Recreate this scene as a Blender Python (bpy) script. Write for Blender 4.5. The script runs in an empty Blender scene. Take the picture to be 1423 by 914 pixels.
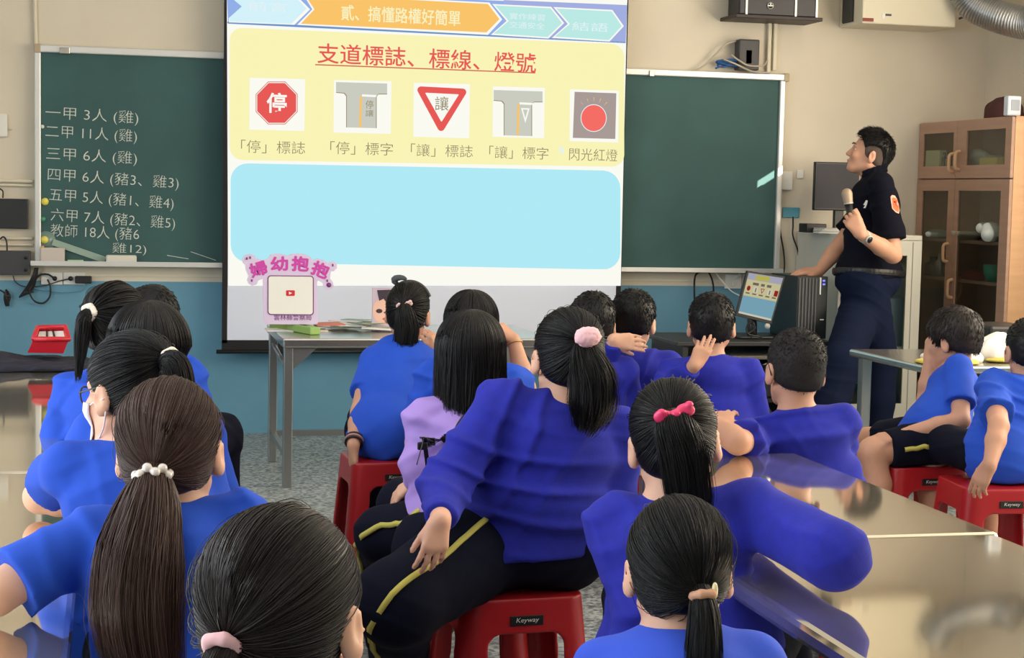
import bpy, bmesh, math, random
import numpy as np
from mathutils import Vector, Matrix
random.seed(7); RNG = np.random.default_rng(7)
SC = bpy.context.scene; COL = SC.collection
rad = math.radians

# ------------------------------------------------------------------ camera
IW, IH = 1423., 914.
CX, CY = IW/2, IH/2
_v1 = np.array([155-CX, 256-CY, 0.]); _v2 = np.array([10500-CX, 475-CY, 0.])
FOC = math.sqrt(-(_v1@_v2))
_Y = np.array([_v1[0], _v1[1], FOC]); _Y /= np.linalg.norm(_Y)
_X = np.array([_v2[0], _v2[1], FOC]); _X /= np.linalg.norm(_X)
_Z = np.cross(_X, _Y); _Z = _Z if _Z[1] < 0 else -_Z
RC = np.stack([_X, _Y, _Z], 1)
CAMP = np.array([0, 0, 1.42])
def PX(px, py, y=None, x=None, z=None, d=None):
    """the point of the room seen at this pixel on a given plane"""
    r = RC.T@np.array([(px-CX)/FOC, (py-CY)/FOC, 1.])
    if y is not None: t = y/r[1]
    elif x is not None: t = x/r[0]
    elif z is not None: t = (z-CAMP[2])/r[2]
    else: t = d
    return CAMP+r*t
cam = bpy.data.cameras.new('camera'); camo = bpy.data.objects.new('camera', cam); COL.objects.link(camo)
m = Matrix.Identity(4)
for i in range(3):
    m[i][0] = RC[0][i]; m[i][1] = -RC[1][i]; m[i][2] = -RC[2][i]; m[i][3] = CAMP[i]
camo.matrix_world = m
cam.sensor_width = 36; cam.lens = FOC/IW*36; cam.clip_start = .05; cam.clip_end = 100
SC.camera = camo

# ------------------------------------------------------------------ light
SC.view_settings.view_transform = 'Standard'; SC.view_settings.look = 'None'
SC.view_settings.gamma = 1; SC.view_settings.use_curve_mapping = False
SC.view_settings.exposure = -0.16
w = bpy.data.worlds.new('world'); SC.world = w; w.use_nodes = True
w.node_tree.nodes['Background'].inputs[0].default_value = (.75, .87, 1, 1)
w.node_tree.nodes['Background'].inputs[1].default_value = 1.0
def area(name, loc, rot, sx, sy, power, col):
    l = bpy.data.lights.new(name, 'AREA'); l.shape = 'RECTANGLE'; l.size = sx; l.size_y = sy; l.energy = power; l.color = col
    o = bpy.data.objects.new(name, l); COL.objects.link(o); o.location = loc; o.rotation_euler = rot
    return o
LW, RW, YW, YB, HC = -2.6, 5.38, 9.742, -2.2, 3.7      # room planes
area('daylight_left', (LW+.02, 3.2, 1.85), (0, -rad(90), 0), 1.7, 6.4, 210, (.82, .91, 1))
area('daylight_right', (RW-.02, 4.8, 2.1), (0, rad(90), 0), 2.1, 6.4, 350, (1, .87, .68))
sun = bpy.data.lights.new('sun', 'SUN'); sun.energy = 30; sun.angle = .004; sun.color = (1, .93, .80)
suno = bpy.data.objects.new('sun', sun); COL.objects.link(suno); SUND = Vector((-1.43, 1.6, -.9)).normalized()
suno.rotation_euler = SUND.to_track_quat('-Z', 'Y').to_euler()
area('ceiling_lamp_light', (1.2, 2.6, HC-.08), (0, 0, 0), 3.4, 5.5, 60, (1, .97, .92))

# ------------------------------------------------------------------ materials
def lin(c):
    c = c/255.
    return c/12.92 if c <= .04045 else ((c+.055)/1.055)**2.4
def rgb(*c): return (lin(c[0]), lin(c[1]), lin(c[2]), 1)
def mat(name, c, rough=.6, metal=0., spec=.5, noise=None, bump=None, emit=None, sheen=0, sss=0, coat=0):
    m = bpy.data.materials.new(name); m.use_nodes = True
    nt = m.node_tree; b = nt.nodes['Principled BSDF']
    b.inputs['Base Color'].default_value = rgb(*c); b.inputs['Roughness'].default_value = rough
    b.inputs['Metallic'].default_value = metal; b.inputs['Specular IOR Level'].default_value = spec
    if coat: b.inputs['Coat Weight'].default_value = coat; b.inputs['Coat Roughness'].default_value = .08
    if sheen: b.inputs['Sheen Weight'].default_value = sheen
    if sss:
        b.inputs['Subsurface Weight'].default_value = sss; b.inputs['Subsurface Radius'].default_value = (1, .35, .2)
        b.inputs['Subsurface Scale'].default_value = .012
    if emit is not None:
        b.inputs['Emission Color'].default_value = rgb(*c); b.inputs['Emission Strength'].default_value = emit
    tc = None
    if noise or bump:
        tc = nt.nodes.new('ShaderNodeTexCoord')
    if noise:                                  # (scale, amount, [stretch])
        n = nt.nodes.new('ShaderNodeTexNoise'); n.inputs['Scale'].default_value = noise[0]; n.inputs['Detail'].default_value = 4
        src = tc.outputs['Object']
        if len(noise) > 2:
            mp = nt.nodes.new('ShaderNodeMapping'); mp.inputs['Scale'].default_value = noise[2]; nt.links.new(src, mp.inputs[0]); src = mp.outputs[0]
        nt.links.new(src, n.inputs['Vector'])
        r = nt.nodes.new('ShaderNodeValToRGB'); a = noise[1]
        lo = tuple(max(0, v*(1-a)) for v in rgb(*c)[:3])+(1,); hi = tuple(min(1, v*(1+a)) for v in rgb(*c)[:3])+(1,)
        r.color_ramp.elements[0].color = lo; r.color_ramp.elements[1].color = hi
        r.color_ramp.elements[0].position = .3; r.color_ramp.elements[1].position = .7
        nt.links.new(n.outputs['Fac'], r.inputs[0]); nt.links.new(r.outputs[0], b.inputs['Base Color'])
    if bump:                                   # (scale, strength, distance)
        n = nt.nodes.new('ShaderNodeTexNoise'); n.inputs['Scale'].default_value = bump[0]; n.inputs['Detail'].default_value = 3
        nt.links.new(tc.outputs['Object'], n.inputs['Vector'])
        bp = nt.nodes.new('ShaderNodeBump'); bp.inputs['Strength'].default_value = bump[1]; bp.inputs['Distance'].default_value = bump[2]
        nt.links.new(n.outputs['Fac'], bp.inputs['Height']); nt.links.new(bp.outputs[0], b.inputs['Normal'])
    return m
def glow(name, c, s=1.0):
    m = bpy.data.materials.new(name); m.use_nodes = True; nt = m.node_tree; nt.nodes.clear()
    e = nt.nodes.new('ShaderNodeEmission'); e.inputs[0].default_value = rgb(*c); e.inputs[1].default_value = s
    o = nt.nodes.new('ShaderNodeOutputMaterial'); nt.links.new(e.outputs[0], o.inputs[0]); return m
def glassy(name, tint=(255, 255, 255), refl=.08, rough=.02):
    m = bpy.data.materials.new(name); m.use_nodes = True; nt = m.node_tree; nt.nodes.clear()
    t = nt.nodes.new('ShaderNodeBsdfTransparent'); t.inputs[0].default_value = rgb(*tint)
    g = nt.nodes.new('ShaderNodeBsdfGlossy'); g.inputs['Roughness'].default_value = rough
    lw = nt.nodes.new('ShaderNodeLayerWeight'); lw.inputs[0].default_value = .5
    pw = nt.nodes.new('ShaderNodeMath'); pw.operation = 'POWER'; pw.inputs[1].default_value = 5
    f = nt.nodes.new('ShaderNodeMath'); f.operation = 'MULTIPLY_ADD'; f.inputs[1].default_value = .9; f.inputs[2].default_value = .04
    nt.links.new(lw.outputs['Facing'], pw.inputs[0]); nt.links.new(pw.outputs[0], f.inputs[0])
    mx = nt.nodes.new('ShaderNodeMixShader'); o = nt.nodes.new('ShaderNodeOutputMaterial')
    nt.links.new(f.outputs[0], mx.inputs[0]); nt.links.new(t.outputs[0], mx.inputs[1]); nt.links.new(g.outputs[0], mx.inputs[2])
    nt.links.new(mx.outputs[0], o.inputs[0]); return m
_M = {}
def M(name, *a, **k):
    if name not in _M: _M[name] = mat(name, *a, **k)
    return _M[name]
def speckle_floor():
    m = mat('terrazzo', (132, 142, 146), .45); nt = m.node_tree; b = nt.nodes['Principled BSDF']
    tc = nt.nodes.new('ShaderNodeTexCoord')
    v = nt.nodes.new('ShaderNodeTexVoronoi'); v.inputs['Scale'].default_value = 80
    n = nt.nodes.new('ShaderNodeTexNoise'); n.inputs['Scale'].default_value = 55; n.inputs['Detail'].default_value = 3
    nt.links.new(tc.outputs['Object'], v.inputs['Vector']); nt.links.new(tc.outputs['Object'], n.inputs['Vector'])
    r = nt.nodes.new('ShaderNodeValToRGB'); e = r.color_ramp.elements
    e[0].position = .36; e[0].color = rgb(92, 100, 104); e[1].position = .62; e[1].color = rgb(176, 184, 184)
    r2 = nt.nodes.new('ShaderNodeValToRGB'); e = r2.color_ramp.elements; r2.color_ramp.interpolation = 'CONSTANT'
    e[0].position = 0; e[0].color = (.35, .35, .35, 1); e[1].position = .22; e[1].color = (1, 1, 1, 1)
    mx = nt.nodes.new('ShaderNodeMix'); mx.data_type = 'RGBA'; mx.blend_type = 'MULTIPLY'; mx.inputs[0].default_value = .55
    nt.links.new(n.outputs['Fac'], r.inputs[0]); nt.links.new(v.outputs['Color'], r2.inputs[0])
    nt.links.new(r.outputs[0], mx.inputs[6]); nt.links.new(r2.outputs[0], mx.inputs[7]); nt.links.new(mx.outputs[2], b.inputs['Base Color'])
    return m
MAT = dict(
    wall=mat('wall_paint', (214, 204, 186), .85, noise=(3, .03), bump=(220, .15, .002)),
    blue=mat('blue_paint', (98, 150, 176), .55, noise=(4, .05)),
    floor=speckle_floor(), ceil=mat('ceiling_paint', (228, 226, 220), .9),
    alu=mat('white_aluminium', (214, 214, 212), .35, .35), board=mat('chalkboard_green', (52, 87, 87), .75, noise=(2.5, .14)),
    chalk=mat('chalk', (205, 212, 206), .95), black=mat('black_plastic', (22, 22, 25), .4), darkgrey=mat('dark_grey_plastic', (58, 58, 62), .5),
    white=mat('white_plastic', (226, 224, 218), .45), cream=mat('cream_plastic', (214, 206, 184), .5),
    steel=mat('stainless_steel', (186, 184, 178), .22, .9, noise=(6, .06)),
    top=mat('polished_steel_top', (240, 230, 212), .05, .93, noise=(3, .04)),
    legsteel=mat('brushed_steel_legs', (158, 160, 160), .3, .85),
    red=mat('red_stool_plastic', (166, 26, 34), .35), navy=mat('navy_trousers', (10, 13, 31), .9, spec=.15, bump=(160, .25, .002)),
    stripe=mat('yellow_stripe', (188, 178, 84), .8),
    tee=mat('bright_blue_cotton', (22, 75, 194), .85, noise=(14, .06), bump=(240, .2, .001)),
    royal=mat('royal_blue_fleece', (31, 38, 160), .92, noise=(40, .10), bump=(300, .35, .0015)),
    lilac=mat('lilac_cotton', (168, 138, 216), .85, bump=(240, .2, .001)),
    uniform=mat('uniform_navy', (9, 11, 25), .9, spec=.15, bump=(200, .2, .001)), uniform_trousers=mat('uniform_trousers', (14, 23, 48), .9, spec=.15, bump=(200, .25, .001)),
    skin=mat('skin', (222, 172, 144), .55, sss=.12, noise=(20, .04)), skin2=mat('skin_tan', (198, 148, 122), .55, sss=.12, noise=(20, .04)),
    hair=mat('black_hair', (13, 12, 14), .46, spec=.3), brown=mat('brown_hair', (68, 47, 40), .45, spec=.35),
    cropped=mat('cropped_black_hair', (34, 32, 33), .6, spec=.2),
    dbrown=mat('dark_brown_hair', (32, 25, 24), .45, spec=.35),
    wood=mat('beech_laminate_shaded', (172, 136, 116), .5, noise=(2.2, .08, (1, 1, 14))), wooddark=mat('cabinet_inside', (190, 164, 138), .7),  # beech of the cabinet front, darkened in colour because it faces away from the light
    ghost=glassy('clear_acrylic', (238, 242, 240), rough=.2),
    glass=glassy('cabinet_glass', (225, 228, 225)), clear=glassy('clear_plastic', (236, 240, 240), rough=.1),
    eye=mat('eye_white', (235, 232, 228), .2), iris=mat('iris', (25, 18, 15), .1), lip=mat('lip', (186, 112, 100), .5),
    paper=mat('paper', (232, 230, 224), .8), duct=mat('foil_duct', (176, 178, 180), .3, .85, noise=(9, .15)),
)

# ------------------------------------------------------------------ object helpers
def tag(o, label=None, cat=None, group=None, kind=None):
    if label: o['label'] = label
    if cat: o['category'] = cat
    if group: o['group'] = group
    if kind: o['kind'] = kind
    return o
def empty(name, loc, rz=0.):
    o = bpy.data.objects.new(name, None); COL.objects.link(o); o.location = loc; o.rotation_euler = (0, 0, rz); o.empty_display_size = .05
    return o
class MB:
    """collects shapes (world coordinates) into ONE mesh"""
    def __init__(s): s.v = []; s.f = []; s.m = []; s.sm = []
    def add(s, v, f, mi=0, smooth=False):
        n = len(s.v); s.v += [tuple(map(float, p)) for p in v]
        for q in f: s.f.append([i+n for i in q]); s.m.append(mi); s.sm.append(smooth)
        return s
    def box(s, c, size, bev=0., rot=None, mi=0, seg=2, taper=None):
        bm = bmesh.new(); bmesh.ops.create_cube(bm, size=1)
        for v in bm.verts:
            v.co = Vector((v.co.x*size[0], v.co.y*size[1], v.co.z*size[2]))
            if taper and v.co.z > 0: v.co.x *= taper; v.co.y *= taper
        if bev: bmesh.ops.bevel(bm, geom=bm.edges[:]+bm.verts[:], offset=bev, segments=seg, affect='EDGES', profile=.5)
        R = rot if rot is not None else Matrix.Identity(3)
        c = Vector(c)
        s.add([R@v.co+c for v in bm.verts], [[v.index for v in f.verts] for f in bm.faces], mi); bm.free(); return s
    def span(s, lo, hi, bev=0., mi=0):
        lo = np.minimum(lo, hi)*1.; hi2 = np.maximum(lo, hi)*1.
        return s.box((lo+hi2)/2, hi2-lo, bev, mi=mi)
    def tube(s, pts, r, n=8, mi=0, cap=True, flat=None):
        P = np.array(pts, float); k = len(P); r = np.broadcast_to(np.array(r, float), (k,))
        T = np.gradient(P, axis=0); T /= np.linalg.norm(T, axis=1)[:, None]+1e-9
        u = np.cross(T[0], (0, 0, 1.)); u = u if np.linalg.norm(u) > .1 else np.cross(T[0], (1., 0, 0)); u /= np.linalg.norm(u)
        vs = []
        for i in range(k):
            u = u-T[i]*(u@T[i]); u /= np.linalg.norm(u)+1e-9; w_ = np.cross(T[i], u)
            for j in range(n):
                a = 2*math.pi*j/n; vs.append(P[i]+r[i]*(math.cos(a)*u+math.sin(a)*w_))
        f = [[i*n+j, i*n+(j+1) % n, (i+1)*n+(j+1) % n, (i+1)*n+j] for i in range(k-1) for j in range(n)]
        if cap: f += [list(range(n))[::-1], [(k-1)*n+j for j in range(n)]]
        return s.add(vs, f, mi, True)
    def cyl(s, a, b, r, n=20, mi=0, r2=None): return s.tube([a, b], [r, r if r2 is None else r2], n, mi)
    def prism(s, poly, off, mi=0, bevel=None):
        """planar polygon (world points) extruded by vector off"""
        k = len(poly); P = [np.array(p, float) for p in poly]; off = np.array(off, float)
        v = P+[p+off for p in P]
        return s.add(v, [list(range(k))[::-1], [k+i for i in range(k)]]+[[i, (i+1) % k, k+(i+1) % k, k+i] for i in range(k)], mi)
    def lathe(s, c, prof, n=24, mi=0):
        v = []; f = []; k = len(prof)
        for r, z in prof:
            for j in range(n):
                a = 2*math.pi*j/n; v.append((c[0]+r*math.cos(a), c[1]+r*math.sin(a), c[2]+z))
        for i in range(k-1):
            for j in range(n): f.append([i*n+j, i*n+(j+1) % n, (i+1)*n+(j+1) % n, (i+1)*n+j])
        f += [list(range(n))[::-1], [(k-1)*n+j for j in range(n)]]
        return s.add(v, f, mi, True)
    def build(s, name, mats, parent=None):
        me = bpy.data.meshes.new(name); me.from_pydata(s.v, [], s.f)
        for mm in (mats if isinstance(mats, (list, tuple)) else [mats]): me.materials.append(mm)
        me.polygons.foreach_set('material_index', s.m); me.polygons.foreach_set('use_smooth', s.sm); me.update()
        return link(name, me, parent)
def link(name, me, parent=None, origin=True):
    o = bpy.data.objects.new(name, me); COL.objects.link(o)
    if parent is not None:
        if parent.type == 'EMPTY' or True:
            Mw = root_matrix(parent); me.transform(Mw.inverted()); o.parent = parent
    else:
        c = np.zeros(len(me.vertices)*3); me.vertices.foreach_get('co', c); c = c.reshape(-1, 3)
        if len(c):
            b = ((c[:, 0].min()+c[:, 0].max())/2, (c[:, 1].min()+c[:, 1].max())/2, c[:, 2].min())
            me.transform(Matrix.Translation(b).inverted()); o.location = b
    me.update(); return o
def root_matrix(o):
    mw = Matrix.Translation(o.location)@o.rotation_euler.to_matrix().to_4x4()
    return mw if o.parent is None else root_matrix(o.parent)@mw
_tc = {}
def text_geo(s, off=0.):
    """outline of a line of writing, unit size -> (verts 2d, faces)"""
    if (s, off) in _tc: return _tc[(s, off)]
    cu = bpy.data.curves.new('t', 'FONT'); cu.body = s; cu.size = 1; cu.offset = off; cu.resolution_u = 3
    o = bpy.data.objects.new('t', cu); COL.objects.link(o)
    bpy.context.view_layer.update()
    me = o.evaluated_get(bpy.context.evaluated_depsgraph_get()).to_mesh()
    v = np.array([x.co[:2] for x in me.vertices]); f = [list(p.vertices) for p in me.polygons]
    bpy.data.objects.remove(o); bpy.data.curves.remove(cu)
    _tc[(s, off)] = (v, f); return v, f
def put_text(mb, s, o, U, V, width, height, mi, off=0., shear=0., lift=0.):
    """fit the line into a width x height box whose lower left corner is o"""
    v, f = text_geo(s, off)
    if not len(v): return
    lo, hi = v.min(0), v.max(0)
    q = (v-lo)/(hi-lo)
    U = np.array(U, float); V = np.array(V, float); N = np.cross(U, V)
    P = np.array(o)+np.outer(q[:, 0]*width+q[:, 1]*height*shear, U)+np.outer(q[:, 1]*height, V)+N*lift
    mb.add(P, f, mi)

# ------------------------------------------------------------------ implicit surfaces for people and moulded things
def smin(a, b, k):
    if k <= 0: return np.minimum(a, b)
    h = np.maximum(k-np.abs(a-b), 0)/k
    return np.minimum(a, b)-h*h*k*.25
class Field:
    def __init__(s): s.p = []; s.disp = None
    def cone(s, a, b, r1, r2=None, k=.02, op='u'):
        a = np.array(a, float); b = np.array(b, float); r2 = r1 if r2 is None else r2; ba = b-a; L = max(ba@ba, 1e-9)
        def fn(x, y, z):
            px, py, pz = x-a[0], y-a[1], z-a[2]
            t = np.clip((px*ba[0]+py*ba[1]+pz*ba[2])/L, 0, 1)
            return np.sqrt((px-t*ba[0])**2+(py-t*ba[1])**2+(pz-t*ba[2])**2)-(r1+(r2-r1)*t)
        R = max(r1, r2); s.p.append((op, fn, np.minimum(a, b)-R, np.maximum(a, b)+R, k)); return s
    def chain(s, pts, rs, k=.02):
        for i in range(len(pts)-1): s.cone(pts[i], pts[i+1], rs[i], rs[i+1], k)
        return s
    def ell(s, c, r, R=None, k=.02, op='u'):
        c = np.array(c, float); r = np.array(r, float); R = np.eye(3) if R is None else np.array(R)   # columns of R = local axes
        def fn(x, y, z):
            px, py, pz = x-c[0], y-c[1], z-c[2]
            a = px*R[0, 0]+py*R[1, 0]+pz*R[2, 0]; b = px*R[0, 1]+py*R[1, 1]+pz*R[2, 1]; e = px*R[0, 2]+py*R[1, 2]+pz*R[2, 2]
            k0 = np.sqrt((a/r[0])**2+(b/r[1])**2+(e/r[2])**2)+1e-6
            k1 = np.sqrt((a/r[0]**2)**2+(b/r[1]**2)**2+(e/r[2]**2)**2)+1e-6
            return k0*(k0-1)/k1
        ext = np.sqrt((R**2)@(r**2)); s.p.append((op, fn, c-ext, c+ext, k)); return s
    def rbox(s, c, h, R=None, rad_=.005, k=0., op='u'):
        c = np.array(c, float); h = np.array(h, float)-rad_; R = np.eye(3) if R is None else np.array(R)
        def fn(x, y, z):
            px, py, pz = x-c[0], y-c[1], z-c[2]
            q = [np.abs(px*R[0, i]+py*R[1, i]+pz*R[2, i])-h[i] for i in range(3)]
            return np.sqrt(sum(np.maximum(t, 0)**2 for t in q))+np.minimum(np.maximum(np.maximum(q[0], q[1]), q[2]), 0)-rad_
        ext = np.abs(R)@(h+rad_); s.p.append((op, fn, c-ext, c+ext, k)); return s
    def raw(s, fn, lo, hi, k=0., op='u'): s.p.append((op, fn, np.array(lo, float), np.array(hi, float), k)); return s
    def plane(s, p0, n, k=.004):
        """keep the side n points away from"""
        p0 = np.array(p0, float); n = np.array(n, float); n /= np.linalg.norm(n)
        s.p.append(('i', lambda x, y, z: (x-p0[0])*n[0]+(y-p0[1])*n[1]+(z-p0[2])*n[2], None, None, k)); return s
    def _ap(s, V, op, d, k):
        if op == 'u': return smin(V, d, k)
        if op == 'c': return -smin(-V, d, k)
        return -smin(-V, -d, k)
    def eval(s, P):
        x, y, z = P[:, 0], P[:, 1], P[:, 2]; V = np.full(len(P), .09)
        for op, fn, lo, hi, k in s.p: V = s._ap(V, op, fn(x, y, z), k)
        if s.disp: V = V+s.disp(x, y, z)
        return V
    def project(s, P, n=5, off=0.):
        P = np.array(P, float); e = 1e-3
        for _ in range(n):
            d = s.eval(P)-off
            g = np.stack([s.eval(P+np.eye(3)[i]*e)-s.eval(P-np.eye(3)[i]*e) for i in range(3)], 1)
            g /= np.linalg.norm(g, axis=1)[:, None]+1e-9
            P = P-g*np.clip(d, -.03, .03)[:, None]
        return P, g
    def mesh(s, name, mats, h=.006, parent=None, relax=1):
        U = [p for p in s.p if p[0] == 'u']
        lo = np.min([p[2] for p in U], 0)-3*h; hi = np.max([p[3] for p in U], 0)+3*h
        n = np.ceil((hi-lo)/h).astype(int)+1
        ax = [(lo[i]+np.arange(n[i])*h) for i in range(3)]
        V = np.full(n, .09, np.float32)
        for op, fn, l, u, k in s.p:
            if l is None: a, b = [0, 0, 0], n
            else:
                a = np.clip(np.floor((l-k-2*h-lo)/h).astype(int), 0, n); b = np.clip(np.ceil((u+k+2*h-lo)/h).astype(int)+1, 0, n)
            if np.any(b <= a): continue
            sl = tuple(slice(a[i], b[i]) for i in range(3))
            d = fn(ax[0][sl[0]][:, None, None], ax[1][sl[1]][None, :, None], ax[2][sl[2]][None, None, :])
            V[sl] = s._ap(V[sl], op, d.astype(np.float32), k)
        if s.disp:
            I = np.nonzero(np.abs(V) < .02); V[I] += s.disp(ax[0][I[0]], ax[1][I[1]], ax[2][I[2]]).astype(np.float32)
        B = V < 0
        B[0] = B[-1] = False; B[:, 0] = B[:, -1] = False; B[:, :, 0] = B[:, :, -1] = False
        V = np.where(B, np.minimum(V, -1e-6), np.maximum(V, 1e-6))
        c = B[:-1, :-1, :-1].astype(np.int8)
        c = sum(B[i:n[0]-1+i, j:n[1]-1+j, k:n[2]-1+k].astype(np.int8) for i in (0, 1) for j in (0, 1) for k in (0, 1))
        A = np.nonzero((c > 0) & (c < 8)); m = len(A[0])
        cv = {}
        for i in (0, 1):
            for j in (0, 1):
                for k in (0, 1): cv[(i, j, k)] = V[A[0]+i, A[1]+j, A[2]+k]
        acc = np.zeros((m, 3)); cnt = np.zeros(m)
        for p in cv:
            for ax_ in range(3):
                if p[ax_]: continue
                q = list(p); q[ax_] = 1; q = tuple(q)
                a, b = cv[p], cv[q]; ch = (a < 0) != (b < 0); t = a/(a-b+1e-12*(~ch)); t = np.where(ch, t, 0)
                pt = np.tile(np.array(p, float), (m, 1)); pt[:, ax_] = t
                acc += pt*ch[:, None]; cnt += ch
        P = (acc/cnt[:, None]+np.stack(A, 1))*h+lo
        idx = np.full(tuple(n-1), -1, np.int32); idx[A] = np.arange(m)
        F = []
        for ax_ in range(3):
            sl0 = [slice(None)]*3; sl1 = [slice(None)]*3; sl0[ax_] = slice(0, -1); sl1[ax_] = slice(1, None)
            b0, b1 = B[tuple(sl0)], B[tuple(sl1)]
            E = np.nonzero(b0 != b1); flip = b0[E]
            o1, o2 = [(1, 2), (2, 0), (0, 1)][ax_]
            def at_(d1, d2):
                I = [e.copy() for e in E]; I[o1] = I[o1]-d1; I[o2] = I[o2]-d2; return idx[tuple(I)]
            q = np.stack([at_(1, 1), at_(0, 1), at_(0, 0), at_(1, 0)], 1)
            q[~flip] = q[~flip][:, ::-1]; F.append(q)
        F = np.concatenate(F); F = F[(F >= 0).all(1)]
        for _ in range(relax):
            S = np.zeros_like(P); C = np.zeros(m)
            for a in range(4):
                i, j = F[:, a], F[:, (a+1) % 4]
                for k in range(3):
                    S[:, k] += np.bincount(i, P[j, k], m)+np.bincount(j, P[i, k], m)
                C += np.bincount(i, minlength=m)+np.bincount(j, minlength=m)
            P = P*.5+.5*S/np.maximum(C, 1)[:, None]
        return fast_mesh(name, P, F, mats, parent)
def fast_mesh(name, P, F, mats, parent=None, smooth=True):
    me = bpy.data.meshes.new(name); k = F.shape[1]
    me.vertices.add(len(P)); me.vertices.foreach_set('co', np.ascontiguousarray(P, np.float32).ravel())
    me.loops.add(F.size); me.loops.foreach_set('vertex_index', np.ascontiguousarray(F, np.int32).ravel())
    me.polygons.add(len(F)); me.polygons.foreach_set('loop_start', np.arange(len(F), dtype=np.int32)*k)
    for mm in (mats if isinstance(mats, (list, tuple)) else [mats]): me.materials.append(mm)
    me.update(calc_edges=True); me.validate()
    me.polygons.foreach_set('use_smooth', np.full(len(me.polygons), smooth)); me.update()
    return link(name, me, parent)
def strand_geo(paths, rads, n=3):
    """paths [N,P,3], rads [N,P] -> verts, quads of thin tubes"""
    N, K, _ = paths.shape
    T = np.gradient(paths, axis=1); T /= np.linalg.norm(T, axis=2, keepdims=True)+1e-9
    ref = np.array([.3, .2, .93]); u = np.cross(T, ref); u /= np.linalg.norm(u, axis=2, keepdims=True)+1e-9; w_ = np.cross(T, u)
    V = []
    for j in range(n):
        a = 2*math.pi*j/n; V.append(paths+rads[..., None]*(math.cos(a)*u+math.sin(a)*w_))
    V = np.stack(V, 2).reshape(-1, 3)
    b = (np.arange(N)[:, None, None]*K+np.arange(K-1)[None, :, None])*n; j = np.arange(n)[None, None, :]
    F = np.stack([b+j, b+(j+1) % n, b+n+(j+1) % n, b+n+j], -1).reshape(-1, 4)
    return V, F

# ------------------------------------------------------------------ people
def unit(v): v = np.array(v, float); return v/(np.linalg.norm(v)+1e-9)
def rotz(a): c, s = math.cos(a), math.sin(a); return np.array([[c, s, 0], [-s, c, 0], [0, 0, 1.]])     # clockwise from +Y
def headrot(yaw, pitch, roll):
    """columns: right, forward, up;  yaw clockwise, pitch up, roll to the right"""
    y, p, r = rad(yaw), rad(pitch), rad(roll)
    Rx = np.array([[1, 0, 0], [0, math.cos(p), -math.sin(p)], [0, math.sin(p), math.cos(p)]])
    Ry = np.array([[math.cos(r), 0, math.sin(r)], [0, 1, 0], [-math.sin(r), 0, math.cos(r)]])
    return rotz(y)@Rx@Ry
def bez(pts, n):
    """smooth curve through points (Catmull-Rom)"""
    P = np.array(pts, float); P = np.vstack([2*P[0]-P[1], P, 2*P[-1]-P[-2]]); k = len(P)-3
    out = []
    for t in np.linspace(0, k-1e-6, n):
        i = int(t); u = t-i; a, b, c, d = P[i:i+4]
        out.append(.5*((2*b)+(-a+c)*u+(2*a-5*b+4*c-d)*u*u+(-a+3*b-3*c+d)*u**3))
    return np.array(out)

def hand_prims(F, wrist, d, nrm, side, g=1., curl=(.25, .3, .35, .4), spread=.06, thumb=(.55, .5)):
    """side +1 right, -1 left; d points to the fingers, nrm out of the back of the hand"""
    d = unit(d); nrm = unit(np.array(nrm)-d*(np.array(nrm)@d)); th = np.cross(nrm, d)*side   # thumb side
    w_ = np.array(wrist, float); L = g
    base = [(.078, .030), (.082, .010), (.078, -.010), (.070, -.028)]
    seg = [(.036, .022, .019), (.040, .026, .020), (.037, .024, .019), (.029, .018, .017)]
    for i in range(4):
        kn = w_+L*(d*base[i][0]+th*base[i][1]+nrm*.004)
        F.cone(w_+L*(d*.012+th*base[i][1]*.5), kn, .0145*L, .0115*L, .016*L)
        a = curl[i]*.8; p = kn; r = .0095*L*(1 if i < 3 else .88); sp = th*(base[i][1]*spread/.03)
        for j in range(3):
            dd = unit((d+sp)*math.cos(a)-nrm*math.sin(a)); q = p+dd*seg[i][j]*L
            F.cone(p, q, r, r*.93, .003*L); p = q; r *= .93; a += curl[i]*(1.15 if j == 0 else .8)
    b = w_+L*(d*.022+th*.022-nrm*.004); t1 = unit(d*math.cos(thumb[0])+th*math.sin(thumb[0])-nrm*.25)
    k1 = b+t1*.036*L; F.cone(b, k1, .0145*L, .0115*L, .014*L)
    t2 = unit(t1*math.cos(thumb[1])+(d*.8-nrm*.4-th*.35)*math.sin(thumb[1])); k2 = k1+t2*.030*L
    F.cone(k1, k2, .011*L, .0098*L, .004*L)
    t3 = unit(t2+(d*.3-nrm*.3)*thumb[1]); F.cone(k2, k2+t3*.022*L, .0098*L, .0085*L, .003*L)

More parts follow.
